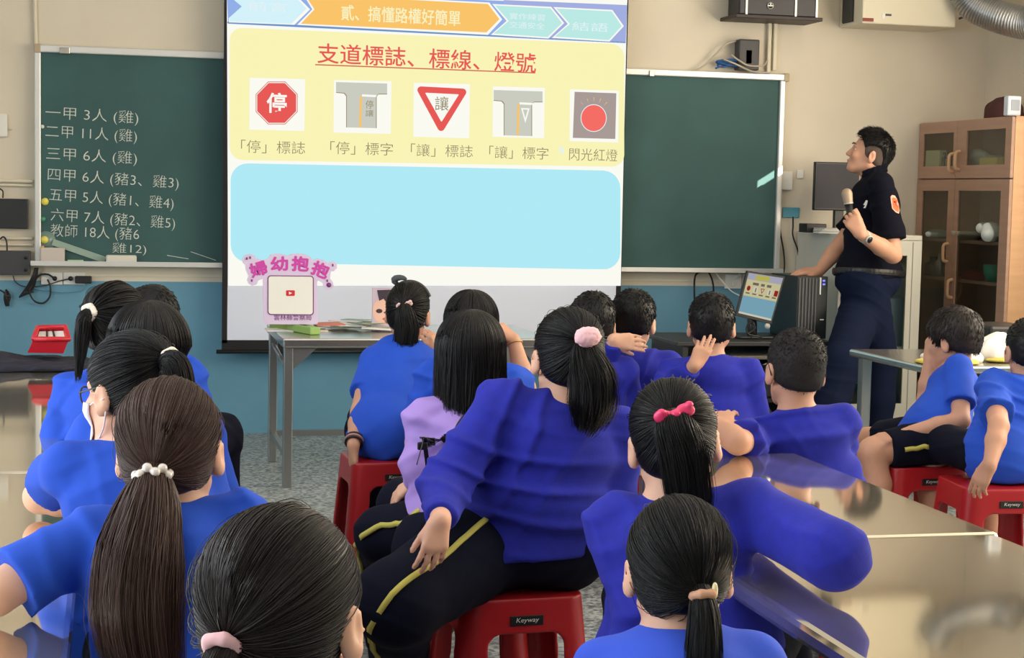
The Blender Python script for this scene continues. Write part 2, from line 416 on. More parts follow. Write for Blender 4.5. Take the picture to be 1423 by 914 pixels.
def head_prims(F, C, R, hs=1., adult=False):
    T = lambda *p: np.array(C)+R@(np.array(p)*hs)
    F.ell(T(0, -.012, .022), np.array([.073, .090, .080])*hs, R, .02)
    F.ell(T(0, .028, -.042), np.array([.055, .060, .068 if not adult else .074])*hs, R, .03)
    F.cone(T(-.012, .070, -.094), T(.012, .070, -.094), .019*hs, k=.02*hs)             # chin
    for sx in (-1, 1):
        F.cone(T(sx*.050, .0, -.062), T(sx*.022, .058, -.094), .017*hs, .015*hs, .025*hs)   # jaw line
        F.ell(T(sx*.034, .068, -.032), np.array([.020, .016, .020])*hs, R, .02*hs)       # cheek
    F.cone(T(-.030, .076, .016), T(.030, .076, .016), .010*hs, k=.014*hs)               # brow
    F.cone(T(0, .084, .004), T(0, .102, -.032), .006*hs, .0105*hs, .008*hs)              # nose
    for sx in (-1, 1):
        F.ell(T(sx*.010, .094, -.036), np.array([.008, .010, .007])*hs, R, .006*hs)
        F.ell(T(sx*.030, .090, -.003), np.array([.015, .010, .010])*hs, R, .008*hs, 'c')  # eye sockets
    F.ell(T(0, .084, -.062), np.array([.020, .012, .008])*hs, R, .006*hs)
    F.ell(T(0, .082, -.073), np.array([.017, .011, .007])*hs, R, .006*hs)
    for sx in (-1, 1):                                                                   # ears
        E = R@np.array([[math.cos(.45*sx), -math.sin(.45*sx), 0], [math.sin(.45*sx), math.cos(.45*sx), 0], [0, 0, 1.]]).T
        F.ell(T(sx*.081, -.012, -.020), np.array([.0085, .019, .031])*hs, E, .007*hs)
        F.ell(T(sx*.079, -.006, -.042), np.array([.009, .010, .012])*hs, E, .008*hs)
        F.ell(T(sx*.091, -.008, -.016), np.array([.007, .009, .017])*hs, E, .004*hs, 'c')
    return T

def shirt_disp(amp, seed, up=(0, 0, 1)):
    """soft creases: ridged waves on warped diagonals"""
    r = np.random.default_rng(seed); a, b, c, e = r.uniform(0, 6.28, 4); s1 = r.choice([-1, 1])
    rg = lambda t, n=4: (.5+.5*np.sin(t))**n
    def f(x, y, z):
        u = 26*s1*x+62*z+2.4*np.sin(9*x+5*y+a)+2.2*np.sin(13*z+7*y+b)
        v = -52*s1*x+48*z+2.4*np.sin(11*y+8*z+c)+1.6*np.sin(17*x+a)
        w_ = 105*z+30*s1*x+18*y+3*np.sin(10*x+6*y+e)
        m_ = rg(6*x+7*z+4*y+e, 1.5); m2 = rg(8*x-5*z+3*y+a*2, 1.5); m3 = rg(9*x+12*z-7*y+b, 2)
        return amp*(.25-rg(u)*m_-.8*rg(v)*m2-.3*rg(w_, 3)*m3)
    return f

def human(name, label, head, hrot, byaw, pelvis, hs=1., bulk=1., arms=None, top=None, legs=None, hair=None, skin='skin',
          res=.006, seed=0, group=None, sw=None, adult=False, lean=None, neckdrop=0., shd=.055, rel=True, arm=1., hipb=None):
    """one person: skin body (root) + clothing and hair as children.
    arms: {'L': dict(el=, wr=, d=, n=, curl=, ...)}  top: dict(mat, sleeve='tee'|'long', hem=z)  legs: dict(kind,...)"""
    az = math.degrees(math.atan2(head[0], head[1])) if rel else 0.
    hrot = (hrot[0]+az, hrot[1], hrot[2]); byaw += az; hipb = hipb or bulk
    R = headrot(*hrot); C = np.array(head, float); B = rotz(rad(byaw)); rt, fw = B[:, 0], B[:, 1]
    P = np.array(pelvis, float); human.seats.append(P)
    sc = hs*(1.22 if adult else 1.0)
    F = Field(); T = head_prims(F, C, R, hs, adult)
    Nk = C+R@np.array([0, -.02, -.105])*hs*.9; Nb = C-fw*.022*hs+np.array([0, 0, -.126-neckdrop])*hs
    if lean is not None: Nb = Nb+np.array(lean)
    up = unit(Nb-P); fwt = unit(fw-up*(fw@up)); rtt = np.cross(fwt, up); TB = np.stack([rtt, fwt, up], 1)
    H = np.linalg.norm(Nb-P)
    S = (sw or .122)*sc
    sh = {}
    for sd, sg in (('L', -1), ('R', 1)):
        sh[sd] = Nb+rtt*sg*S-up*(shd)*sc+fwt*.004
        if arms and sd in arms and 'sh' in arms[sd]: sh[sd] = sh[sd]+np.array(arms[sd]['sh'])
    # torso
    def torso(Q, o, k, wide=1.):
        b = bulk
        Q.ell(P+up*.02, (np.array([.135*hipb, .100*hipb, .10])*sc+o)*np.array([wide, wide, 1]), TB, k)
        Q.ell(P+up*H*.38-fwt*.004, np.array([.122*b, .094*b, .30*H/sc])*sc*np.array([wide, wide, 1])+o, TB, k)
        Q.ell(P+up*H*.70-fwt*.012, np.array([.132*(b*.5+.5), .092*(b*.5+.5), .27*H/sc])*sc+o, TB, k)
        for sd in 'LR':
            Q.cone(Nb-up*.030*sc-fwt*.006, sh[sd], .040*sc+o*.6, .038*sc*(b*.3+.7)+o*.6, k)
            Q.cone(P+up*H*.76, sh[sd]-up*.02, .070*sc+o*.5, .036*sc+o*.5, k)
    torso(F, 0, .03)
    F.cone(Nk+R@np.array([0, 0, .03])*hs, Nb-up*.01, .046*sc*(.90 if adult else 1), .050*sc*(.96 if adult else 1), .025*hs)
    A = {}
    for sd, sg in (('L', -1), ('R', 1)):
        a = (arms or {}).get(sd)
        if a is None:                                            # rests on the thigh
            el = sh[sd]+rt*sg*.05-fw*.0-np.array([0, 0, .235*sc]); wr = el+fw*.20*sc-rt*sg*.06+np.array([0, 0, -.03])
            a = dict(el=el, wr=wr, d=fw+np.array([0, 0, -.3]), n=(0, 0, 1), hidden=True)
        el, wr = np.array(a['el'], float), np.array(a['wr'], float); A[sd] = (a, el, wr)
        ab = bulk*.4+.6
        F.cone(sh[sd], el, .043*sc*ab, .034*sc*ab, .02); F.cone(el, el*.62+wr*.38, .034*sc*ab, .034*sc*ab, .012)
        F.cone(el*.62+wr*.38, wr, .034*sc*ab, .023*sc, .012)
        if a.get('d') is not None: hand_prims(F, wr, a['d'], a['n'], sg, a.get('g', .86)*hs, a.get('curl', (.25, .3, .35, .4)), a.get('spread', .06), a.get('thumb', (.55, .5)))
    lg = legs or {}
    hip = {sd: P+rt*sg*.078*sc*min(bulk, hipb*1.06)+np.array([0, 0, .0]) for sd, sg in (('L', -1), ('R', 1))}
    G = {}
    for sd, sg in (('L', -1), ('R', 1)):
        l = lg.get(sd, {})
        kn = np.array(l['kn'], float) if 'kn' in l else hip[sd]+fw*.36*sc+rt*sg*.06+np.array([0, 0, .02])
        an = np.array(l['an'], float) if 'an' in l else np.array([kn[0], kn[1], .07])+fw*.02
        G[sd] = (kn, an)
        if lg.get('kind') == 'shorts':
            F.chain([hip[sd], kn, kn*.62+an*.38-fw*.012, an], np.array([.072, .050, .048, .032])*sc, .015)
    body = F.mesh(name, MAT[skin], res)
    tag(body, label, 'person', group)
    # trousers
    if lg.get('kind'):
        Q = Field(); tb = bulk*.5+.5
        Q.ell(P+up*.02, np.array([.148*hipb, .112*hipb, .10])*sc, TB, .03)
        Q.ell(P-np.array([0, 0, .01]), np.array([.152*hipb, .130*hipb, .085])*sc, B, .03)
        for sd in 'LR':
            kn, an = G[sd]
            if lg['kind'] == 'shorts':
                e = hip[sd]*.22+kn*.78; dr = unit(e-hip[sd])
                Q.cone(hip[sd], e+dr*.05, .086*sc*min(tb, hipb*1.05), .074*sc*tb, .03); Q.raw(lambda x, y, z, e=e, dr=dr: -((x-e[0])*dr[0]+(y-e[1])*dr[1]+(z-e[2])*dr[2]), e-.12, e+.14, .004, 'c')
            else:
                rs = lg.get('r', (.092, .072, .062, .050))
                Q.chain([hip[sd], kn, kn*.5+an*.5, an-np.array([0, 0, .03])], np.array(rs)*sc*np.array([min(tb, hipb*1.05), tb, 1, 1]), .03)
        if lg['kind'] == 'trousers':
            Q.raw(lambda x, y, z: z-.035, (P-1.2)*np.array([1, 1, 0]), P+np.array([1.2, 1.2, -P[2]+.2]), .0, 'c')
        if lg.get('top') is not None: Q.plane((0, 0, lg['top']), (0, 0, 1))
        Q.disp = shirt_disp(lg.get('amp', .0045), seed+50); human.Qp = Q
        pm = Q.mesh('shorts' if lg['kind'] == 'shorts' else 'trousers', lg.get('mat') or MAT['navy'], max(res, .006), body)
        for sd in lg.get('stripe', ''):
            kn, an = G[sd]; sg = -1 if sd == 'L' else 1
            sdv = lg.get('sdir'); sdv = unit(sdv) if sdv is not None else rt*sg
            e = kn if lg['kind'] == 'trousers' else hip[sd]*.24+kn*.76
            pts = [hip[sd]*1.0+up*.06, hip[sd]*.5+e*.5+np.array([0, 0, .0]), e]+([kn*.5+an*.5, an] if lg['kind'] == 'trousers' else [])
            c = bez([p+sdv*.12*sc for p in pts], 40); c, g = Q.project(c, 8, .0025)
            tn = np.gradient(c, axis=0); sidev = np.cross(tn, g); sidev /= np.linalg.norm(sidev, axis=1)[:, None]+1e-9
            wv = lg.get('sw', .008); V = []
            for p, g_, s_ in zip(c, g, sidev): V += [p-s_*wv-g_*.004, p-s_*wv+g_*.004, p+s_*wv+g_*.004, p+s_*wv-g_*.004]
            Fq = [[i*4+j, i*4+(j+1) % 4, i*4+4+(j+1) % 4, i*4+4+j] for i in range(len(c)-1) for j in range(4)]
            fast_mesh('trouser_stripe', np.array(V), np.array(Fq), MAT['stripe'], pm)
        if lg.get('shoes', True):
            for sd in 'LR':
                kn, an = G[sd]; Sh = Field(); f2 = np.array(lg.get('toe', fw))
                a0 = np.array([an[0], an[1], .045])
                Sh.cone(a0-f2*.045*sc, a0+f2*.13*sc+np.array([0, 0, -.008]), .040*sc, .036*sc, .02); Sh.cone(a0-f2*.02, a0+np.array([0, 0, .05]), .042*sc, .038*sc, .02)
                Sh.plane((0, 0, .002), (0, 0, -1)); Sh.mesh('shoe', MAT['black'], .007, body)
    # top
    if top:
        Q = Field(); o = top.get('o', .013)
        torso(Q, o, .030, top.get('wide', 1.04))
        hem = top.get('hem', P[2]-.03)
        Q.ell(P+up*.02, (np.array([.146*hipb, .116*hipb, .14])*sc)+o*.6, TB, .04)
        Q.ell(P-np.array([0, 0, .01]), (np.array([.150*hipb, .130*hipb, .12])*sc)+o*.6, B, .04)
        for sd in 'LR':
            a, el, wr = A[sd]; s0 = sh[sd]; ab = bulk*.4+.6
            if top.get('sleeve') == 'long':
                Q.chain([s0, el, wr*.9+el*.1], np.array([.051*ab*arm, .047*ab*arm, .037])*sc, .025)
                Q.cone(wr*.80+el*.20, wr*.9+el*.1, .038*sc, .036*sc, .01)
                if 'wr' in a:
                    e = wr*.94+el*.06; dr = unit(wr-el); Q.raw(lambda x, y, z, e=e, dr=dr: -((x-e[0])*dr[0]+(y-e[1])*dr[1]+(z-e[2])*dr[2]), e-.055, e+.055, .004, 'c')
            else:
                fr = top.get('sl', .72); dr = unit(el-s0); e = s0+(el-s0)*fr
                def fn(x, y, z, s0=s0, dr=dr, L=np.linalg.norm(el-s0)*fr, r1=.050*ab*sc*arm, r2=.062*ab*sc*arm):
                    px, py, pz = x-s0[0], y-s0[1], z-s0[2]; t = px*dr[0]+py*dr[1]+pz*dr[2]; tc = np.clip(t, 0, L+.1)
                    dd = np.sqrt((px-tc*dr[0])**2+(py-tc*dr[1])**2+(pz-tc*dr[2])**2)-(r1+(r2-r1)*tc/max(L, .01))
                    return np.maximum(dd, t-L)
                Q.raw(fn, np.minimum(s0, e)-.085*sc, np.maximum(s0, e)+.085*sc, .02)
        NL = np.array([0, 0, .062])*sc
        Q.ell(Nb+NL+fw*.022*sc, np.array([.064, .074, .060])*sc*top.get('neck', 1.), np.stack([rt, unit(fw*.9-np.array([0, 0, .35])), np.cross(rt, unit(fw*.9-np.array([0, 0, .35])))], 1), .012, 'c')
        Q.plane((0, 0, hem), (0, 0, -1), .01)
        Q.disp = shirt_disp(top.get('amp', .008)*1.25, seed)
        sm_ = Q.mesh(top.get('name', 'shirt'), top['mat'], res, body)
        human.Q = Q
    human.T, human.R, human.C, human.sh, human.Nb, human.A, human.F, human.rt, human.fw, human.up, human.TB, human.P, human.H = T, R, C, sh, Nb, A, F, rt, fw, up, TB, P, H
    if hair: do_hair(body, C, R, hs, hair, seed)
    return body

human.seats = []
def do_hair(body, C, R, hs, h, seed):
    """skull cap + thousands of thin strands, joined into one hair mesh"""
    r = np.random.default_rng(seed+99); mt = MAT[h.get('mat', 'hair')]
    C = np.array(C)
    T = lambda p: C+np.asarray(p)@R.T*hs
    kind = h['kind']; vol = h.get('vol', .0); n = h.get('n', 500); sw = h.get('w', .0011)*hs
    cc = np.array([0, -.013, .024]); rr = np.array([.0735, .090, .081])+.009+vol
    Q = Field(); Q.ell(T(cc), rr*hs, R, .0); Q.ell(T((0, -.038, -.035)), np.array([.066+vol*.6, .058+vol*.6, .058])*hs, R, .03)
    S = Field(); S.p = list(Q.p)                               # uncut scalp, for combing along
    pn = unit(R@np.array([0, .86, -.50])); Q.plane(T((0, .028+h.get('front', 0), 0)), pn, .008*hs)
    if kind == 'short':
        Q.plane(T((0, -.075, -.066+h.get('nape', 0))), unit(R@np.array([0, .35, -1.0])), .012)
        for sx in (-1, 1): Q.ell(T((sx*.086, -.002, -.030)), np.array([.022, .023, .034])*hs, R, .006, 'c')
        if h.get('fade'):
            side = Field(); side.ell(T(cc), (rr-.0065)*hs, R); side.ell(T((0, -.038, -.035)), np.array([.063, .054, .055])*hs, R, .03)
            side.plane(T((0, .030, 0)), unit(R@np.array([0, .95, -.15])), .006); side.plane(T((0, -.08, -.070)), unit(R@np.array([0, .3, -1.0])), .012)
            for sx in (-1, 1): side.ell(T((sx*.086, -.002, -.030)), np.array([.022, .023, .034])*hs, R, .006, 'c')
            side.mesh('side_stubble', M('stubble', (84, 70, 62), .8), .005, body)
            for sx in (-1, 1): Q.rbox(T((sx*.085, .0, -.045)), np.array([.030, .080, .078])*hs, np.array(R)@np.array([[math.cos(.3*sx), 0, -math.sin(.3*sx)], [0, 1, 0], [math.sin(.3*sx), 0, math.cos(.3*sx)]]).T, .01, .012, 'c')
        rp = r.uniform(0, 6, 3)
        Q.disp = lambda x, y, z: .0012*np.sin(70*x+9*np.sin(40*y+rp[0])+5*z)*np.sin(60*y+7*np.sin(50*z+rp[1]))
    else:
        Q.plane(T((0, -.07, -.080)), unit(R@np.array([0, .5, -1.0])), .012)
        for sx in (-1, 1): Q.ell(T((sx*.088, .004, -.034)), np.array([.016, .018, .030])*hs, R, .006, 'c')
    G = [[], []]; cnt = [0]
    def addg(V, Fq): G[0].append(V); G[1].append(Fq+cnt[0]); cnt[0] += len(V)
    def take(o):
        me = o.data; co = np.zeros(len(me.vertices)*3); me.vertices.foreach_get('co', co); co = co.reshape(-1, 3)+np.array(o.location)
        fq = np.zeros(len(me.polygons)*4, np.int32); me.polygons.foreach_get('vertices', fq); bpy.data.objects.remove(o); bpy.data.meshes.remove(me)
        return co, fq.reshape(-1, 4)
    cap, cf = take(Q.mesh('cap', mt, h.get('res', .006), None)); addg(cap, cf)
    on = cap[np.abs(S.eval(cap)) < .004]                       # the combed outside of the cap
    def roots(k): 
        p = on[r.integers(0, len(on), k)]+r.normal(size=(k, 3))*.0025*hs
        d = ((p-C)@R)/hs-cc; return p, d/np.linalg.norm(d, axis=1)[:, None]
    if kind == 'pony':
        K = 14; td = unit(h.get('tie', (0, -.9, .1)))
        p, d = roots(n); keep = d@td < .95; d = d[keep]; m_ = len(d)
        t = np.linspace(0, 1, K)[None, :, None]; om = np.arccos(np.clip(d@td, -1, 1))[:, None, None]; so = np.sin(om)+1e-6
        D_ = np.sin((1-t)*om)/so*d[:, None]+np.sin(t*om)/so*td
        D_ = D_+.03*np.sin(t*4+r.uniform(0, 6, (m_, 1, 1)))*r.normal(size=(m_, 1, 3))*t*(1-t)*2
        P0 = T((cc+D_*rr).reshape(-1, 3)); P0, g = S.project(P0, 4)
        lift = (r.uniform(-.0005, .0035, (m_, 1))*np.sin(np.pi*np.clip(t[..., 0]*.9+.05, 0, 1))+.004*t[..., 0]**3).reshape(-1, 1)
        fly = (r.uniform(0, 1, (m_, 1)) < .02)*np.sin(np.pi*t[..., 0])*.008
        pts = (P0+g*(lift+fly.reshape(-1, 1))*hs).reshape(m_, K, 3)
        W = np.full((m_, K), sw)*np.clip(1.2-np.abs(t[..., 0]-.5), .6, 1.2)*r.uniform(.5, 1.5, (m_, 1))
        addg(*strand_geo(pts, W))
        tp = S.project(T(cc+td*rr)[None], 5, .006)[0][0]
        cp = np.vstack([tp[None]-(R@np.array(td))*.012, tp+np.array(h['path'])]); rd = h['radii']; K2 = 18
        cen = bez(cp, K2); rads = np.interp(np.linspace(0, 1, K2), np.linspace(0, 1, len(rd)), rd)
        tail = Field(); fl = h.get('flat', .75)
        for i in range(K2-1): tail.cone(cen[i], cen[i+1], max(rads[i]*.80, .004), max(rads[i+1]*.80*(.45 if i > K2-5 else 1), .003), .006)
        addg(*take(tail.mesh('t', mt, .006, None, 1)))
        nt = h.get('nt', n//2); a = r.uniform(0, 2*math.pi, nt); q = np.sqrt(r.uniform(.35, 1.0, nt))
        tn = np.gradient(cen, axis=0); tn /= np.linalg.norm(tn, axis=1)[:, None]
        u = np.cross(tn, (0.1, 1, .1)); u /= np.linalg.norm(u, axis=1)[:, None]; v = np.cross(tn, u)
        lk = np.linspace(0, 1, K2)[None]
        spread = 1+r.normal(size=(nt, 1))*.22*lk**2
        clump = .10*np.sin(a[:, None]*7)*lk
        wav = .14*np.sin(lk*4+r.uniform(0, 6, (nt, 1)))
        off = (rads[None]*(q[:, None]+clump)*spread)[..., None]*(np.cos(a[:, None]+wav)[..., None]*u[None]+np.sin(a[:, None]+wav)[..., None]*v[None])
        pts = cen[None]+off; ln = r.uniform(.74, 1.0, nt)**.7; tt = np.linspace(0, 1, K2)
        pts = np.stack([np.stack([np.interp(tt*l, tt, p_[:, i]) for i in range(3)], 1) for p_, l in zip(pts, ln)])
        pts[:, :, 2] -= r.uniform(0, .025, (nt, 1))*lk**3
        addg(*strand_geo(pts, np.full((nt, K2), sw*1.15)*np.linspace(1.1, .4, K2)[None]*r.uniform(.6, 1.4, (nt, 1))))
        do_hair.tie = tp; do_hair.tied = R@np.array(td)
    elif kind == 'long':
        crown = unit(h.get('crown', (.0, -.12, 1.))); op = h.get('open', .35)
        az = r.uniform(0, 2*math.pi, n*2); az = az[np.cos(az) < op][:n]; m_ = len(az)
        end = np.stack([np.sin(az), np.cos(az), np.full(m_, -.10)], 1); end /= np.linalg.norm(end, axis=1)[:, None]
        K = 10; t0 = r.uniform(0, .45, (m_, 1, 1)); t = t0+(1-t0)*np.linspace(0, 1, K)[None, :, None]
        om = np.arccos(np.clip(end@crown, -1, 1))[:, None, None]; so = np.sin(om)+1e-6
        D_ = (np.sin((1-t)*om)*crown+np.sin(t*om)*end[:, None])/so
        P0, g = S.project(T((cc+D_*rr).reshape(-1, 3)), 4)
        lay = r.uniform(.0, .010, (m_, 1)); pts = (P0+g*(lay*t[..., 0]+.001).reshape(-1, 1)).reshape(m_, K, 3)
        tt = np.linspace(0, 1, 11)[1:]; last = pts[:, -1]; inw = h.get('inward', .1); clump = np.sin(az*9+seed)*.5+.5
        L = h.get('len', .2)*r.uniform(.78, 1.0, m_)*(1+.10*clump); dep = r.uniform(.80, 1.0, m_)[:, None]
        drop = []; ph = r.uniform(0, 6, m_)
        for k in tt:
            p = last+np.array([0, 0, -1.])*(L*k)[:, None]
            rel = (last[:, :2]-C[:2])*(1-inw*k)*(1-(1-dep)*k)
            az2 = .06*np.sin(az*9+seed)*k; ca, sa = np.cos(az2)[:, None], np.sin(az2)[:, None]
            rel = np.concatenate([rel[:, :1]*ca-rel[:, 1:]*sa, rel[:, :1]*sa+rel[:, 1:]*ca], 1)
            p[:, :2] = C[:2]+rel+np.array(h.get('drift', (0, 0)))*k*k+.004*np.stack([np.sin(3*k+ph), np.cos(3*k+ph)], 1)*k
            drop.append(p)
        pts = np.concatenate([pts, np.stack(drop, 1)], 1); KK = pts.shape[1]
        addg(*strand_geo(pts, np.full((m_, KK), sw)*np.linspace(1.1, .5, KK)[None]*r.uniform(.6, 1.5, (m_, 1))))
        cur = Field(); L0 = h.get('len', .2)*.72
        for a0 in np.arange(0, 360, 10):
            ca = rad(a0)
            if math.cos(ca) > op-.2: continue
            p0 = S.project(T(cc+unit([math.sin(ca), math.cos(ca), .0])*rr)[None], 4, -.006)[0][0]; p1 = p0+np.array([0, 0, -L0])
            p1[:2] = C[:2]+(p1[:2]-C[:2])*(1-inw)*.86+np.array(h.get('drift', (0, 0)))*.7
            cur.cone(p0, (p0+p1)/2, .008, .008, .012); cur.cone((p0+p1)/2, p1, .008, .004, .012)
        addg(*take(cur.mesh('t', mt, .006, None, 1)))
    else:
        p, d = roots(n); m_ = len(d); K = 5; t = np.linspace(0, 1, K)[None, :, None]
        P0, g = S.project(p, 3, -.002); nl = g@R
        L = h.get('len', .022)*r.uniform(.6, 1.2, (m_, 1, 1))*np.clip(.55+.6*d[:, 2], .25, 1.2)[:, None, None]
        whorl = unit(h.get('whorl', (.1, -.45, .9))); tang = d-whorl; tang = tang-(tang*nl).sum(1)[:, None]*nl; tang /= np.linalg.norm(tang, axis=1)[:, None]+1e-6
        lift = h.get('lift', .45); tuft = np.stack([np.sin(d@np.array([31., 17, 23])+k*2+seed) for k in range(3)], 1)
        dirv = tang*(1-lift)+nl*lift+r.normal(size=(m_, 3))*.09+tuft*.07
        if 'comb' in h: dirv += np.array(h['comb'])*np.clip(d[:, 2:3], 0, 1)
        dirv[:, 2] -= .25*(d[:, 2] < .2)
        Lc = (P0-C)@R/hs
        pts = Lc[:, None]+dirv[:, None]*L*t*(1-.25*t)+np.array([0, 0, -.25])*L*t*t
        addg(*strand_geo(T(pts.reshape(-1, 3)).reshape(m_, K, 3), np.full((m_, K), sw)*np.linspace(1.3, .35, K)[None]*r.uniform(.7, 1.4, (m_, 1))))
    return fast_mesh('hair', np.concatenate(G[0]), np.concatenate(G[1]), mt, body)

# ------------------------------------------------------------------ the room
def wall_with_paint():
    mb = MB(); t = .12; zb = .875
    mb.span((LW-t, YW, 0), (RW+t, YW+t, zb), mi=1); mb.span((LW-t, YW, zb), (RW+t, YW+t, HC), mi=0)
    tag(mb.build('wall_front', [MAT['wall'], MAT['blue']]), kind='structure')
wall_with_paint()
def side_wall(name, lo, hi, split=True):
    mb = MB()
    mb.span(lo, (hi[0], hi[1], .875), mi=1); mb.span((lo[0], lo[1], .875), hi, mi=0)
    tag(mb.build(name, [MAT['wall'], MAT['blue']]), kind='structure')
side_wall('wall_left', (LW-.12, YB, 0), (LW, YW, HC))
def right_wall():
    """with the narrow gap beside the window that lets one streak of sun onto the board"""
    t_ = .012; k = (RW-3.915)/1.43; gy, gz = YW-.035-1.6*k, 1.545+.9*k; a, b, c, d = gy-.085, gy+.085, gz-.026, gz+.026
    mb = MB(); mb.span((RW, YB, 0), (RW+t_, YW, .875), mi=1); mb.span((RW, YB, .875), (RW+t_, a, HC)); mb.span((RW, b, .875), (RW+t_, YW, HC)); mb.span((RW, a, .875), (RW+t_, b, c)); mb.span((RW, a, d), (RW+t_, b, HC))
    tag(mb.build('wall_right', [MAT['wall'], MAT['blue']]), kind='structure')
right_wall()
def window(name, x, y0, y1, z0, z1):
    sg = 1 if x < 0 else -1; mb = MB(); d = (x, x+sg*.06)
    for a, b in ((y0-.06, y0), (y1, y1+.06)): mb.span((d[0], a, z0-.06), (d[1], b, z1+.06), .004)
    for a, b in ((z0-.06, z0), (z1, z1+.06)): mb.span((d[0], y0-.06, a), (d[1], y1+.06, b), .004)
    for k in range(1, 4): y_ = y0+(y1-y0)*k/4; mb.span((x+sg*.03, y_-.02, z0), (d[1], y_+.02, z1))
    tag(mb.build(name, MAT['alu']), kind='structure')
window('window_1', LW, 0., 6.4, 1.0, 2.7); window('window_2', RW, 1.6, 8., 1.05, 3.15)
side_wall('wall_back', (LW-.12, YB-.12, 0), (RW+.12, YB, HC))
tag(MB().span((LW-.12, YB-.12, -.1), (RW+.12, YW+.12, 0)).build('floor', MAT['floor']), kind='structure')
tag(MB().span((LW-.12, YB-.12, HC), (RW+.12, YW+.12, HC+.1)).build('ceiling', MAT['ceil']), kind='structure')

# ------------------------------------------------------------------ red stools
STOOLZ = .45
def make_stool():
    F = Field(); H = STOOLZ
    def fr(x, y, z, o=0., zt=H, r=.05):                    # rounded frustum, wider at the floor
        s = .153+(H-z)*.085+o
        qx, qy = np.abs(x)-s+r, np.abs(y)-s+r
        d = np.sqrt(np.maximum(qx, 0)**2+np.maximum(qy, 0)**2)+np.minimum(np.maximum(qx, qy), 0)-r
        return np.maximum(np.maximum(d, z-zt), -z)
    def shell(x, y, z):
        out = fr(x, y, z); inn = fr(x, y, z, -.011, H-.018, .042)
        d = np.maximum(out, -inn)
        for a, b in ((x, y), (y, x)):                      # arches through both directions
            w_ = .088+(H-z)*.06
            top = H-.085
            arch = np.maximum(np.abs(a)-w_, z-top)
            qx, qz = np.abs(a)-w_+.03, z-top+.03
            arch = np.sqrt(np.maximum(qx, 0)**2+np.maximum(qz, 0)**2)+np.minimum(np.maximum(qx, qz), 0)-.03
            rung = np.maximum(np.abs(z-.125)-.013, 0)      # low rungs stay
            arch = np.maximum(arch, .013-np.abs(z-.125))
            d = np.maximum(d, -arch+.0*b)
        return d
    F.raw(shell, (-.2, -.2, -.005), (.2, .2, H+.006))
    for i in range(-2, 3):
        F.cone((-.10, i*.035, H-.001), (.10, i*.035, H-.001), .0035, k=.004)
    me = F.mesh('plastic_stool', MAT['red'], .0045, None, 2).data
    o = bpy.data.objects['plastic_stool']; me.transform(Matrix.Translation(o.location)); o.location = (0, 0, 0)
    mb = MB(); zc = H-.052; s = .153+.052*.085+.0015
    mb.box((0, -s, zc), (.084, .004, .024), .0015, rot=Matrix.Rotation(-.085, 3, 'X'), mi=0)
    put_text(mb, 'Keyway', (-.028, -s-.0028, zc-.007), (1, 0, 0), (0, -.085, .996), .056, .015, 1, shear=.15)
    lb = mb.build('brand_label', [MAT['black'], MAT['white']], o); lb['label'] = 'black label with white Keyway lettering'
    return o
STOOL = make_stool(); _used = [False]
def stool(pos, rz, label):
    if not _used[0]: o = STOOL; _used[0] = True
    else:
        o = STOOL.copy(); COL.objects.link(o)
        for ch in STOOL.children:
            c = ch.copy(); COL.objects.link(c); c.parent = o
    o.location = (pos[0], pos[1], 0); o.rotation_euler = (0, 0, rz)
    return tag(o, label, 'stool', 'red plastic stools')

# ------------------------------------------------------------------ the pupils
def hd(px, top, s, hs=1.): return PX(px, top, d=FOC/s)-np.array([0, 0, .115*hs])
def at(px, py, s): return PX(px, py, d=FOC/s)
SEAT = STOOLZ+.092
def seat(px, py): return PX(px, py, z=STOOLZ)+np.array([0, .155, 0])
def D(*v): return np.array(v, float)
def hairtie(name, body, label, c, r, n, m_, kind='scrunchie', axis=(0, -1, .2)):
    ax = unit(axis); u = unit(np.cross(ax, (.1, .2, 1))); v = np.cross(ax, u)
    F = Field()
    if kind == 'scrunchie':
        for i in range(n):
            a, b = 2*math.pi*i/n, 2*math.pi*(i+1)/n
            F.cone(c+r*(math.cos(a)*u+math.sin(a)*v), c+r*(math.cos(b)*u+math.sin(b)*v), r*(.42+.12*(i % 2)), r*(.42+.12*((i+1) % 2)), r*.2)
    elif kind == 'pompom':
        F.ell(c, (r*1.25, r*1.0, r*.95), None, 0)
        F.disp = lambda x, y, z: .0025*np.sin(300*x+3*np.sin(200*z))*np.sin(280*z+2*np.sin(240*x))
    elif kind == 'beads':
        for i in range(n):
            a = 2*math.pi*i/n; F.ell(c+r*(math.cos(a)*u+math.sin(a)*v)+ax*.004*(-1)**i, (r*.31,)*3, None, .0)
    elif kind == 'bow':
        for sg in (-1, 1):
            F.ell(c+sg*r*1.1*np.array([.93, 0, .25]), (r*.9, r*.45, r*.62), None, r*.25)
            F.ell(c+sg*r*1.35*np.array([.93, 0, .25])+D(0, -.006, r*.45), (r*.38, r*.34, r*.38), None, r*.2)
        F.ell(c+D(0, -.008, 0), (r*.5, r*.5, r*.45), None, r*.2)
    o = F.mesh(name, m_, .002 if kind == 'beads' else max(.0025, r*.14), body); o['label'] = label
    return o
PINK = M('pink_fluff', (238, 190, 196), .95); HOT = M('hot_pink_plastic', (236, 60, 112), .35); CREAMF = M('cream_fabric', (232, 222, 205), .9)
PEARL = M('pearl_beads', (222, 214, 206), .15, coat=.6); ROSE = M('rose_beads', (226, 190, 184), .3)

